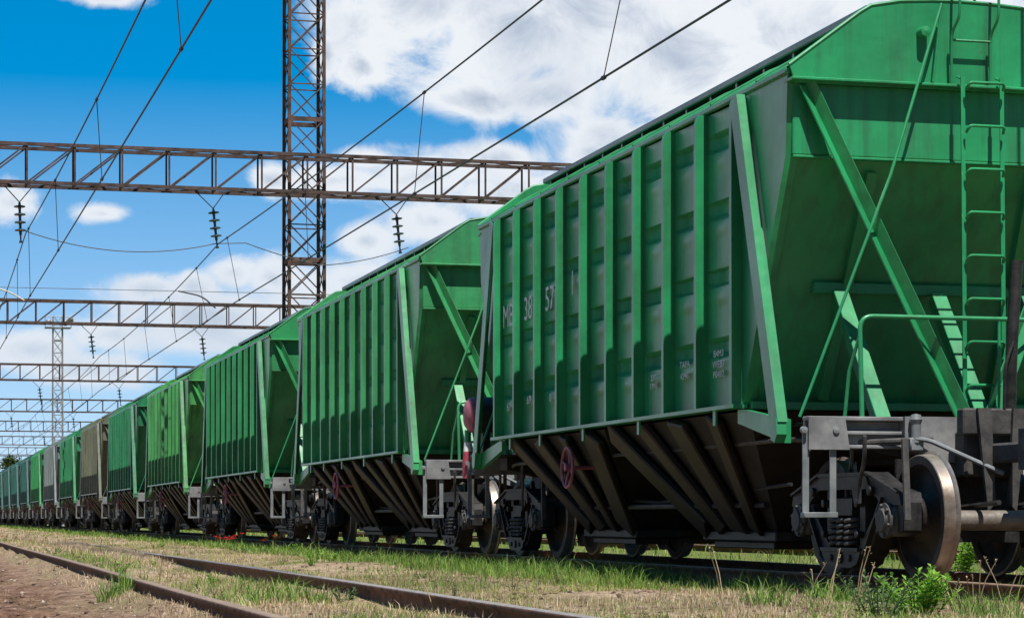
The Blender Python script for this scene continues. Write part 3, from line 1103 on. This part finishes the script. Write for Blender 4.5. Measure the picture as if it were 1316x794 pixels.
def at_ground(px, py):
    """ground point under a photo pixel, ground assumed 0.15 m below the rail heads"""
    dd = (CAMZ + .15) * F / (py - YH)
    t = (px - XC) / F
    Yw = dd / (math.cos(THETA) + math.tan(math.atan(t) + THETA) * math.sin(THETA))
    X = Yw * math.tan(math.atan(t) + THETA)
    return X, Yw


r = random.Random(3)
# low broad weeds dotted along the tracks
protos = []
for k in range(3):
    o = weed('low_weed', 0, 0, (.14, .20, .11)[k], (.14, .10, .16)[k], (9, 6, 11)[k], ((LEAFG, LEAFG), (LEAFB, STALK), (LEAFB, LEAFB))[k], r, None, (.03, .014, .026)[k], (.06, .05, .05)[k])
    protos.append(o)
for k in range(34):
    if k < 3: o = protos[k]
    else: o = copy_tree(protos[k % 3])
    while True:
        x = r.choice((r.uniform(3.5, 7.7), r.uniform(6.9, 7.8), r.uniform(1.9, 3.25)))
        if min(abs(x - q) for q in RAILX) > .1: break
    y = 13 * (50 / 13) ** r.random()
    o.location = (x, y, float(gz(x, y)))
    o.rotation_euler = (0, 0, r.uniform(0, 6.28))
    sc = r.uniform(.7, 1.25); o.scale = (sc, sc, sc)
    tag(o, 'small low weed growing in the dry ground between the rails', 'plant', 'small weeds between the rails')
x, y = at_ground(1180, 797)
weed('leafy_weed', x, y, .33, .29, 32, (LEAFG, LEAFG), r, 'bushy bright green weed growing in front of the big rusty wheel', .034, .10)
x, y = at_ground(1128, 800)
weed('leafy_weed', x, y, .28, .25, 16, (LEAFB, LEAFB), r, 'low dull green weed beside the bushy bright one', .02, .08)
weed('leafy_weed', 10.45, 22.3, .62, .40, 30, (LEAFG, LEAFG), r, 'tall leafy weed seen under the axle beyond the far rail', .045, .10)
weed('leafy_weed', 9.0, 17.4, .30, .3, 12, (LEAFB, LEAFB), r, 'short weed inside the rails near the coupler', .03, .08)
for px, py, h, lab in ((160, 766, .30, 'fine green grass tuft against the rusty rail by the dirt'), (350, 780, .26, 'green tuft inside the empty track near the worn rail'),
                       (800, 752, .24, 'bluish green tuft beside the train rail near a dark shadow'), (1060, 778, .22, 'sparse green tuft under the hanging step'),
                       (1270, 795, .26, 'grey green tuft with pale dry stalks near the rail edge'), (400, 775, .20, 'low tuft at the foot of the worn rail'),
                       (985, 790, .2, 'small tuft with thin dry stems on the gravel')):
    x, y = at_ground(px, py)
    k = 240
    a = rng.random(k) * 2 * PI
    q = np.sqrt(rng.random(k)) * (.22 if h > .25 else .16)
    X, Yv = x + q * np.cos(a), y + 1.6 * q * np.sin(a)
    ok = clear_of_rails(X, .05)
    o = blades('grass_tuft', X[ok], Yv[ok], h * (.4 + .7 * rng.random(ok.sum())), .009 * np.ones(ok.sum()), GRASSG, 1.1)
    tag(o, lab, 'grass tuft')
stk = [(925, 786), (1040, 772), (1068, 790), (1096, 788), (1248, 792), (1262, 780), (1296, 790), (1300, 742), (1285, 745), (560, 792), (205, 765), (1110, 792)]
for i, (px, py) in enumerate(stk):
    x, y = at_ground(px, py)
    o = empty('dry_stalk', (x, y, float(gz(x, y))))
    b = MB()
    for j in range(2):
        h = r.uniform(.22, .42)
        dx, dy = r.uniform(-.13, .13), r.uniform(-.1, .1)
        s = r.uniform(-.04, .04)
        b.tube([(s, 0, 0), (s + dx * .4, dy * .4, h * .55), (s + dx, dy, h)], [.004, .0035, .002], 5)
        for q in range(3):
            leaf(b, (s + dx * .9, dy * .9, h * (.86 + .05 * q)), (r.uniform(-1, 1), r.uniform(-1, 1), .8), .03, .012)
    b.build('stem', STALK, o)
    tag(o, 'pale dry weed stalk standing beside the tracks', 'plant', 'dry weed stalks')
for i in range(13):
    px, py = ((290, 706), (302, 708), (350, 706))[i % 3]
    x, y = at_ground(px, py)
    x = min(x, 7.7) + r.uniform(-.2, .2)
    y += r.uniform(-.6, .6)
    o = empty('poppy', (x, y, float(gz(x, y))))
    b, c = MB(), MB()
    h = r.uniform(.18, .3)
    b.tube([(0, 0, 0), (.02, .01, h * .6), (.03, 0, h)], .007, 5)
    for q in range(5):
        a = q * 2 * PI / 5
        leaf(c, (.03, 0, h), (math.cos(a), math.sin(a), .35), .07, .07, 0, -.1)
    b.build('stem', LEAFG, o)
    c.build('blossom', PETAL, o)
    tag(o, 'small red poppy in the grass beside the third wagon', 'flower', 'red poppies beside the train')


# ------------------------------------------------------------------ gantries
def truss(b, x0, x1, yc, z0, z1, dy, step, c=.05, m=.03):
    """box truss along x: four angle chords, verticals, one-way diagonals and flat lacing"""
    def ang(p, q, s):
        b.bar(p, q, s, s)
    n = int(round((x1 - x0) / step))
    for y in (yc - dy / 2, yc + dy / 2):
        for z in (z0, z1):
            ang((x0, y, z), (x1, y, z), .092)
        for i in range(n + 1):
            x = x0 + (x1 - x0) * i / n
            b.bar((x, y, z0), (x, y, z1), .05, .045, up=(0, 1, 0))
            if i < n:
                b.bar((x, y, z0), (x + (x1 - x0) / n, y, z1), .042, .04, up=(0, 1, 0))
    for z in (z0, z1):
        for i in range(n):
            x = x0 + (x1 - x0) * i / n
            xn = x + (x1 - x0) / n
            s = 1 if i % 2 else -1
            b.bar((x, yc - dy / 2 * s, z), (xn, yc + dy / 2 * s, z), .045, .03)
            b.bar((x, yc - dy / 2, z), (x, yc + dy / 2, z), .05, .04)


def lattice(b, w0, w1, h, bay, collar=4, leg=.09, br=.034):
    """square lattice tower standing at the origin"""
    n = int(round(h / bay))
    def W(z):
        return (w0 + (w1 - w0) * z / h) / 2
    for sx in (-1, 1):
        for sy in (-1, 1):
            b.bar((sx * W(0), sy * W(0), 0), (sx * W(h), sy * W(h), h), leg, leg)
    for i in range(n):
        z, zn = h * i / n, h * (i + 1) / n
        a, c = W(z), W(zn)
        for k in range(4):
            def Q(u, ww, zz):
                return [(u * ww, -ww, zz), (u * ww, ww, zz), (-ww, u * ww, zz), (ww, u * ww, zz)][k]
            up = [(0, 1, 0), (0, 1, 0), (1, 0, 0), (1, 0, 0)][k]
            b.bar(Q(-1, a, z), Q(1, c, zn), br, .02, up=up)
            b.bar(Q(1, a, z), Q(-1, c, zn), br, .02, up=up)
            hh = .13 if i % collar == 0 else .035
            b.bar(Q(-1, a, z), Q(1, a, z), .03, hh, up=(0, 0, 1))


GD, GS = 65.0, 46.0
ZB, ZT = 9.55, 10.70
gl = ['closest', 'second', 'third', 'fourth', 'fifth', 'sixth', 'seventh', 'eighth', 'ninth']
gant = None
NG = 8
for i in range(NG):
    if i == 0:
        gant = empty('catenary_gantry')
        b = MB()
        truss(b, -3.4, 22.2, 0, ZB + .055, ZT - .055, .8, 1.31)
        b.build('truss_beam', RUST, gant)
        for x in (-3.0, 21.8):
            b = MB()
            lattice(b, .75, .6, ZB, 1.0)
            b.bbox((-.6, -.6, -.4), (.6, .6, -.02), .03)
            c = b.build('column', RUST, gant)
            c.location = (x, 0, 0)
        o = gant
    else:
        o = copy_tree(gant)
    o.location = (0, GD + GS * i, 0)
    if i == 0:
        lab = 'rusty truss gantry crossing in front of the tall lattice mast'
    else:
        lab = '%s rusty truss gantry over the tracks, counted away from the lattice mast' % gl[i]
    tag(o, lab, 'gantry', 'overhead line gantries across the tracks')

m1 = empty('lattice_mast', (10.86, 66.3, -.15))
b = MB(); lattice(b, 1.02, .98, 19.0, 1.0, 4); b.build('lattice_frame', MASTM, m1)
b = MB(); b.bbox((-.8, -.8, -.2), (.8, .8, .1), .03); b.build('base', GALV, m1)
b = MB()
for k in range(3):
    b.bar((.5, 0, 6.6 + k * .0), (1.3, 0, 6.6), .08, .08)
b.build('arm', RUST, m1)
tag(m1, 'tall rust brown lattice mast rising out of the top of the picture', 'mast')
m2 = empty('lattice_mast', (11.05, 187, -.15))
b = MB(); lattice(b, .82, .72, 16.6, 1.0, 5, .09, .04); b.build('lattice_frame', GALV, m2)
b = MB(); b.bbox((-.8, -.8, -.2), (.8, .8, .1), .03); b.build('base', GALV, m2)
b = MB()
b.box((-1.0, -.6, 15.6), (1.0, .6, 15.66))
b.tube([(-1, -.6, 16.5), (1, -.6, 16.5)], .03, 6); b.tube([(-1, -.6, 15.6), (-1, -.6, 16.5)], .03, 6); b.tube([(1, -.6, 15.6), (1, -.6, 16.5)], .03, 6)
b.build('platform', GALV, m2)
for dx, dz in ((-.75, 16.0), (.55, 15.95), (.95, 16.2)):
    b = MB()
    b.lathe([(.0, 0), (-.02, .24), (-.05, .25), (-.25, .17), (-.34, .10), (-.36, 0)], (0, 0, 0), 16, axis='y')
    f = b.build('floodlight', GALV, m2)
    f.location = (dx, -.7, dz)
    f.rotation_euler = (R(-25), 0, 0)
tag(m2, 'distant pale lattice mast with floodlights on its top', 'mast')


# ------------------------------------------------------------------ insulators and wires
def insulator():
    o = empty('insulator_string')
    b = MB()
    b.tube([(-.38, 0, 0), (0, 0, -.44)], .016, 6)
    b.tube([(.38, 0, 0), (0, 0, -.44)], .016, 6)
    b.build('hanger', WIRE, o)
    b = MB()
    prof = [(0, .02), (-.03, .035)]
    z = -.03
    for k in range(4):
        prof += [(z - .05, .04), (z - .075, .15), (z - .10, .16), (z - .115, .13), (z - .12, .045), (z - .215, .035)]
        z -= .215
    prof += [(z - .02, .022), (z - .16, .022), (z - .17, .05), (z - .22, .05), (z - .22, 0)]
    b.lathe(prof, (0, 0, -.44), 14, axis='z')
    c = b.build('insulator_discs', INSUL, o)
    return o


SX = [2.80, 8.05, 13.25]
trk = ['over the empty track', 'over the goods train', 'beyond the goods train']
ins0 = None
for i in range(5):
    for k, x in enumerate(SX):
        if ins0 is None:
            o = ins0 = insulator()
        else:
            o = copy_tree(ins0)
        o.location = (x, GD + GS * i, ZB)
        o.rotation_euler = (0, R(-6 if k else -2), 0)
        tag(o, 'string of dark insulator discs hanging %s from the %s gantry' % (trk[k], gl[i]), 'insulator', 'insulator strings under the gantries')


def sagline(p0, p1, sag, n=16):
    p0, p1 = Vector(p0), Vector(p1)
    return [p0.lerp(p1, t) - Vector((0, 0, 4 * sag * t * (1 - t))) for t in np.linspace(0, 1, n)]


def overhead(name, label, cpts, mpts, sag, rad):
    o = empty(name, (0, 0, 0))
    for nm, pts, sg in (('contact_wire', cpts, .03), ('messenger_wire', mpts, sag)):
        b = MB()
        path = []
        for a, c in zip(pts[:-1], pts[1:]):
            seg = sagline(a, c, sg)
            path += seg if not path else seg[1:]
        # wire a little thicker with distance is real here: feeders are twinned beyond the first gantry
        b.tube(path, rad, 6)
        b.build(nm, WIRE, o)
    for (a0, a1), (c0, c1) in zip(zip(mpts[:-1], mpts[1:]), zip(cpts[:-1], cpts[1:])):
        if a0[1] > 200: break
        for yd in ([18.8, 30.4, 42, 53, 63.6] if a0[1] < 60 else [a0[1] + GS * k for k in (.12, .3, .5, .7, .88)]):
            t = (yd - a0[1]) / (a1[1] - a0[1])
            p = Vector(a0).lerp(Vector(a1), t) - Vector((0, 0, 4 * sag * t * (1 - t)))
            yq = p.y
            u = (yq - c0[1]) / (c1[1] - c0[1])
            q = Vector(c0).lerp(Vector(c1), u) - Vector((0, 0, .12 * u * (1 - u)))
            b = MB()
            b.tube([p, q], rad * .55, 5)
            b.tube([p + Vector((0, -.06, 0)), p + Vector((0, .06, 0))], rad * 2.0, 6)
            b.tube([q + Vector((0, -.06, 0)), q + Vector((0, .06, 0))], rad * 2.0, 6)
            b.build('dropper', WIRE, o)
    tag(o, label, 'overhead wire', 'overhead lines')


def through(pa, pb, Yn):
    """continue the straight line pa-pb down to track distance Yn"""
    pa, pb = Vector(pa), Vector(pb)
    t = (Yn - pa.y) / (pb.y - pa.y)
    return pa + (pb - pa) * t


# track under the empty line
cA1, cA0 = at(35, 386, GD), at(270, 0, 27.6)
mA1, mA0 = at(33, 300, GD), at(187, 0, 33.7)
cB1, cB0 = at(298, 391, GD), at(935, 0, 25.6)
mB1, mB0 = at(281, 313, GD), at(697, 0, 34.7)
Yn = 16.0
far = [GD + GS * k for k in range(1, 6)]
def zig(k, x): return x + (.3 if k % 2 else -.2)
def m_near(p1, p0, sag):
    # straight continuation, lifted so that the sagging wire still passes through p0
    q = through(p1, p0, Yn)
    t = (p0.y - Yn) / (p1.y - Yn)
    lift = 4 * sag * t * (1 - t)
    q.z += lift / (1 - t)
    return q
SAG = .25
overhead('overhead_line', 'pair of dark overhead wires with droppers above the empty track', [through(cA1, cA0, Yn), cA1] + [Vector((zig(k, 3.1), y, 6.55)) for k, y in enumerate(far)],
         [m_near(mA1, mA0, SAG), mA1] + [Vector((3.05, y, 8.1)) for y in far], SAG, .016)
overhead('overhead_line', 'pair of dark overhead wires with droppers above the goods train', [through(cB1, cB0, Yn), cB1] + [Vector((zig(k, 8.7), y, 6.5)) for k, y in enumerate(far)],
         [m_near(mB1, mB0, SAG), mB1] + [Vector((8.5, y, 8.1)) for y in far], SAG, .016)

b = MB()
pts = sagline(at(33, 297, GD), at(277, 313, GD), .38, 18) + sagline(at(300, 306, GD), at(412, 341, GD - .2), .06, 8)[1:] + sagline(at(412, 341, GD - .2), at(525, 318, GD), .10, 8)[1:]
b.tube(pts, .014, 6)
o = b.build('cross_wire', WIRE, None)
tag(o, 'sagging cross wire strung between the insulators below the closest gantry', 'wire')
b = MB()
b.tube([at(-40, 367, GD), at(0, 369, GD), at(365, 377, GD), at(520, 381, GD)], .009, 6)
o = b.build('cross_wire', WIRE, None)
tag(o, 'thin straight cross wire level with the top of the second gantry', 'wire')
for k, (pa, pb, lab, mm) in enumerate((((-20, 366), (31, 386), 'cream steady arm holding the contact wire above the empty track', CREAM), ((229, 374), (277, 396), 'dark curved steady arm holding the contact wire above the goods train', WIRE))):
    b = MB()
    p, q = at(*pa, GD), at(*pb, GD)
    mid = (p + q) / 2 + Vector((.15, 0, .10 if k else .02))
    b.tube(fillet([p, mid, q], .3), .022, 6)
    tag(b.build('steady_arm', mm, None), lab, 'steady arm')


# ------------------------------------------------------------------ trees beyond the train
def tree(x, y, h, w, seed, label):
    rr = np.random.default_rng(seed)
    o = empty('broadleaf_tree', (x, y, -.2))
    b = MB()
    b.tube([(0, 0, 0), (.1, 0, h * .3), (.0, .1, h * .75)], [.28, .2, .06], 8)
    for k in range(7):
        a = k * 2.4
        z = h * (.28 + .07 * k)
        b.tube([(0.05, 0, z), (math.cos(a) * w * .22, math.sin(a) * w * .22, z + h * .1), (math.cos(a) * w * .4, math.sin(a) * w * .4, z + h * .22)], [.09, .06, .02], 6)
    b.build('trunk', BARK, o)
    n = 4200
    cl = []
    for k in range(26):
        a, q = rr.random() * 6.28, math.sqrt(rr.random())
        zz = rr.random()
        rad = w / 2 * (1 - .55 * abs(zz - .35) / .65)
        cl.append((math.cos(a) * q * rad, math.sin(a) * q * rad, h * (.25 + .7 * zz), w * (.10 + .09 * rr.random())))
    cl = np.array(cl)
    pick = rr.integers(0, len(cl), n)
    dirv = rr.normal(size=(n, 3)); dirv /= np.linalg.norm(dirv, axis=1)[:, None]
    P = cl[pick, :3] + dirv * (cl[pick, 3] * rr.random(n) ** .4)[:, None]
    s = .14 + .16 * rr.random(n)
    u = rr.normal(size=(n, 3)); u /= np.linalg.norm(u, axis=1)[:, None]
    v = np.cross(u, rr.normal(size=(n, 3))); v /= np.linalg.norm(v, axis=1)[:, None]
    V = np.stack([P + u * s[:, None], P + v * s[:, None] * .6, P - u * s[:, None], P - v * s[:, None] * .6], 1).reshape(-1, 3)
    raw_mesh('crown', V, np.arange(n * 4).reshape(-1, 4), TREEL, parent=o)
    tag(o, label, 'tree')


tree(15.5, 352, 9.6, 8.5, 4, 'rounded green tree peeking over the far end of the train')
tree(11.8, 372, 6.6, 6.0, 5, 'lower green tree at the far end of the train')

# ------------------------------------------------------------------ sky
EL = math.atan(2.15)
wd = bpy.data.worlds.new('World')
scene.world = wd
wd.use_nodes = True
nt = wd.node_tree
N, L = nt.nodes, nt.links
N.clear()
out = N.new('ShaderNodeOutputWorld')
bg = N.new('ShaderNodeBackground')
L.new(bg.outputs[0], out.inputs[0])
tc = N.new('ShaderNodeTexCoord')
gen = tc.outputs['Generated']


def M(op, a, b=None, c=None, clamp=False):
    n = N.new('ShaderNodeMath'); n.operation = op; n.use_clamp = clamp
    for i, v in enumerate((a, b, c)):
        if v is None: continue
        if isinstance(v, (int, float)): n.inputs[i].default_value = v
        else: L.new(v, n.inputs[i])
    return n.outputs[0]


def MR(v, a, b, c=0., d=1., smooth=True):
    n = N.new('ShaderNodeMapRange'); n.interpolation_type = 'SMOOTHSTEP' if smooth else 'LINEAR'
    for i, k in enumerate((a, b, c, d)): n.inputs[i + 1].default_value = k
    L.new(v, n.inputs[0])
    return n.outputs[0]


sp = N.new('ShaderNodeSeparateXYZ'); L.new(gen, sp.inputs[0])
az = M('ARCTAN2', sp.outputs[0], sp.outputs[1])
elv = M('ARCSINE', sp.outputs[2])
cmb = N.new('ShaderNodeCombineXYZ'); L.new(az, cmb.inputs[0]); L.new(elv, cmb.inputs[1])
ae = cmb.outputs[0]
# the sky: look up the Nishita dome somewhat above the true direction (polarised, deep blue)
zz = M('MULTIPLY_ADD', M('MAXIMUM', sp.outputs[2], 0), 2.6, .08)
cv = N.new('ShaderNodeCombineXYZ'); L.new(sp.outputs[0], cv.inputs[0]); L.new(sp.outputs[1], cv.inputs[1]); L.new(zz, cv.inputs[2])
nv = N.new('ShaderNodeVectorMath'); nv.operation = 'NORMALIZE'; L.new(cv.outputs[0], nv.inputs[0])
sky = N.new('ShaderNodeTexSky'); sky.sky_type = 'NISHITA'; sky.sun_disc = False
sky.sun_elevation = EL; sky.sun_rotation = R(180)
sky.air_density = 1.0; sky.dust_density = .3; sky.ozone_density = 2.5
L.new(nv.outputs[0], sky.inputs[0])
hs = N.new('ShaderNodeHueSaturation'); hs.inputs['Saturation'].default_value = 1.54
hs.inputs['Hue'].default_value = .485
L.new(sky.outputs[0], hs.inputs['Color'])
L.new(MR(elv, .22, .45, 1.62, 1.15), hs.inputs['Value'])
skyc = hs.outputs[0]

blobs = [  # (photo x, y, half width, half height) of the clouds, turned into sky directions
    (540, 5, 150, 75), (700, 40, 220, 105), (860, 70, 240, 115), (1010, 40, 240, 130), (1200, 60, 260, 150), (455, 35, 60, 70), (465, 88, 38, 42), (420, 70, 24, 36),
    (620, 128, 95, 28), (700, 120, 110, 45), (800, 180, 95, 42), (900, 170, 120, 60), (760, 195, 45, 22),
    (475, 205, 50, 22), (550, 225, 120, 38), (640, 205, 65, 26), (430, 232, 90, 26), (350, 232, 30, 22), (640, 250, 110, 48),
    (560, 285, 70, 34), (470, 310, 46, 26), (610, 310, 70, 40), (470, 365, 120, 40),
    (195, 372, 52, 22), (250, 368, 50, 26), (305, 352, 46, 26), (350, 358, 60, 30), (270, 410, 150, 50), (410, 390, 110, 60), (150, 430, 70, 26),
    (15, 262, 38, 30), (133, 275, 40, 17), (40, 450, 75, 30), (110, 475, 120, 26), (330, 440, 60, 26), (130, -4, 66, 16),
]
f1 = N.new('ShaderNodeTexNoise'); f1.inputs['Scale'].default_value = 24; f1.inputs['Detail'].default_value = 10; f1.inputs['Roughness'].default_value = .64; f1.inputs['Distortion'].default_value = .6
mp = N.new('ShaderNodeMapping'); mp.inputs['Scale'].default_value = (1, 1.25, 1); L.new(ae, mp.inputs[0]); L.new(mp.outputs[0], f1.inputs['Vector'])
acc = None
top = None
for (px, py, rx, ry) in blobs:
    a0 = math.atan((px - XC) / F) + THETA
    e0 = math.atan((YH - py) / F * math.cos(math.atan((px - XC) / F)))
    v = N.new('ShaderNodeVectorMath'); v.operation = 'MULTIPLY_ADD'
    sx, sy = F / rx, F / ry
    v.inputs[1].default_value = (sx, sy, 0); v.inputs[2].default_value = (-a0 * sx, -e0 * sy, 0)
    L.new(ae, v.inputs[0])
    ln = N.new('ShaderNodeVectorMath'); ln.operation = 'LENGTH'; L.new(v.outputs[0], ln.inputs[0])
    dd = M('SUBTRACT', 1.0, ln.outputs['Value'])
    acc = dd if acc is None else M('SMOOTH_MAX', acc, dd, .35)
# elsewhere in the sky: loose fair-weather clouds
f3 = N.new('ShaderNodeTexNoise'); f3.inputs['Scale'].default_value = 2.6; f3.inputs['Detail'].default_value = 6; L.new(gen, f3.inputs['Vector'])
outside = MR(elv, .24, .34)
wide = M('SUBTRACT', M('MULTIPLY', f3.outputs[0], 2.6), 1.62)
# a long bright bank of cloud stands beyond the picture to the west, mirrored in the wagon sides
bank = M('MULTIPLY', MR(az, -.85, -.6), MR(az, .02, -.06)); bank = M('MULTIPLY', bank, MR(elv, .34, .2))
wide = M('ADD', wide, M('MULTIPLY', bank, .8))
back = MR(M('ABSOLUTE', M('SUBTRACT', az, THETA)), .30, .45)
outside = M('MAXIMUM', outside, back)
acc = M('ADD', M('MULTIPLY', acc, M('SUBTRACT', 1.0, outside)), M('MULTIPLY', wide, outside))
dens = M('ADD', M('MULTIPLY_ADD', acc, 1.35, .03), M('MULTIPLY', M('SUBTRACT', f1.outputs[0], .5), 2.5))
alpha = MR(dens, -.2, .68)
f2 = N.new('ShaderNodeTexNoise'); f2.inputs['Scale'].default_value = 15; f2.inputs['Detail'].default_value = 7; f2.inputs['Roughness'].default_value = .55
mp2 = N.new('ShaderNodeMapping'); mp2.inputs['Location'].default_value = (.0, -.012, 3.1); L.new(ae, mp2.inputs[0]); L.new(mp2.outputs[0], f2.inputs['Vector'])
# thick cores are greyer, thin sunlit rims whiter
core = MR(dens, .6, 1.9)
shade = M('ADD', M('MULTIPLY', core, .9), M('MULTIPLY', M('SUBTRACT', f2.outputs[0], .5), 1.5), clamp=True)
cr = N.new('ShaderNodeValToRGB')
cr.color_ramp.elements[0].position = .02; cr.color_ramp.elements[0].color = (6.9, 7.1, 7.35, 1)
cr.color_ramp.elements[1].position = .85; cr.color_ramp.elements[1].color = (3.6, 4.15, 5.0, 1)
e = cr.color_ramp.elements.new(.42); e.color = (5.1, 5.5, 6.15, 1)
L.new(shade, cr.inputs[0])
mx = N.new('ShaderNodeMix'); mx.data_type = 'RGBA'
L.new(M('MULTIPLY', alpha, .95), mx.inputs[0]); L.new(skyc, mx.inputs[6]); L.new(cr.outputs[0], mx.inputs[7])
# pale air near the horizon
hz = N.new('ShaderNodeMix'); hz.data_type = 'RGBA'
L.new(MR(elv, .185, .0, 0, .85, False), hz.inputs[0]); L.new(mx.outputs[2], hz.inputs[6]); hz.inputs[7].default_value = (4.9, 5.6, 6.5, 1)
# unseen sky behind the camera, darkened to cut fill light on the wagon ends
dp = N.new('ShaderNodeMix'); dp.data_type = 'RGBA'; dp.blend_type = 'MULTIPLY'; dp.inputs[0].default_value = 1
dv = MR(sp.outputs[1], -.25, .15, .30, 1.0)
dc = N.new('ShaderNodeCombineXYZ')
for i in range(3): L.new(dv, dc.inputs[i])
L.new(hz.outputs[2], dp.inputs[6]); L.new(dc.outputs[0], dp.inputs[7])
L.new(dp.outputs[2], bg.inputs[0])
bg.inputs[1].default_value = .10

sun = bpy.data.lights.new('sun', 'SUN')
sun.energy = 5.0
sun.angle = R(.5)
sun.color = (1, .955, .89)
so = bpy.data.objects.new('sun', sun)
col.objects.link(so)
phi = R(.15)
sv = Vector((math.sin(phi) * math.cos(EL), -math.cos(phi) * math.cos(EL), math.sin(EL)))
so.rotation_euler = sv.to_track_quat('Z', 'Y').to_euler()
so.location = (0, -20, 40)

cam = bpy.data.cameras.new('camera')
cam.sensor_width = 36
cam.lens = 36 * F / 1316
cam.shift_x = 0
cam.shift_y = (YH - YC) / 1316
cam.clip_start = .1
cam.clip_end = 6000
co = bpy.data.objects.new('camera', cam)
co.location = (0, 0, CAMZ)
co.rotation_euler = (R(90), 0, -THETA)
col.objects.link(co)
scene.camera = co

scene.view_settings.view_transform = 'Standard'
scene.view_settings.look = 'None'
scene.view_settings.gamma = 1
scene.view_settings.exposure = 0.38
scene.cycles.max_bounces = 6
scene.cycles.diffuse_bounces = 2
scene.cycles.use_denoising = True
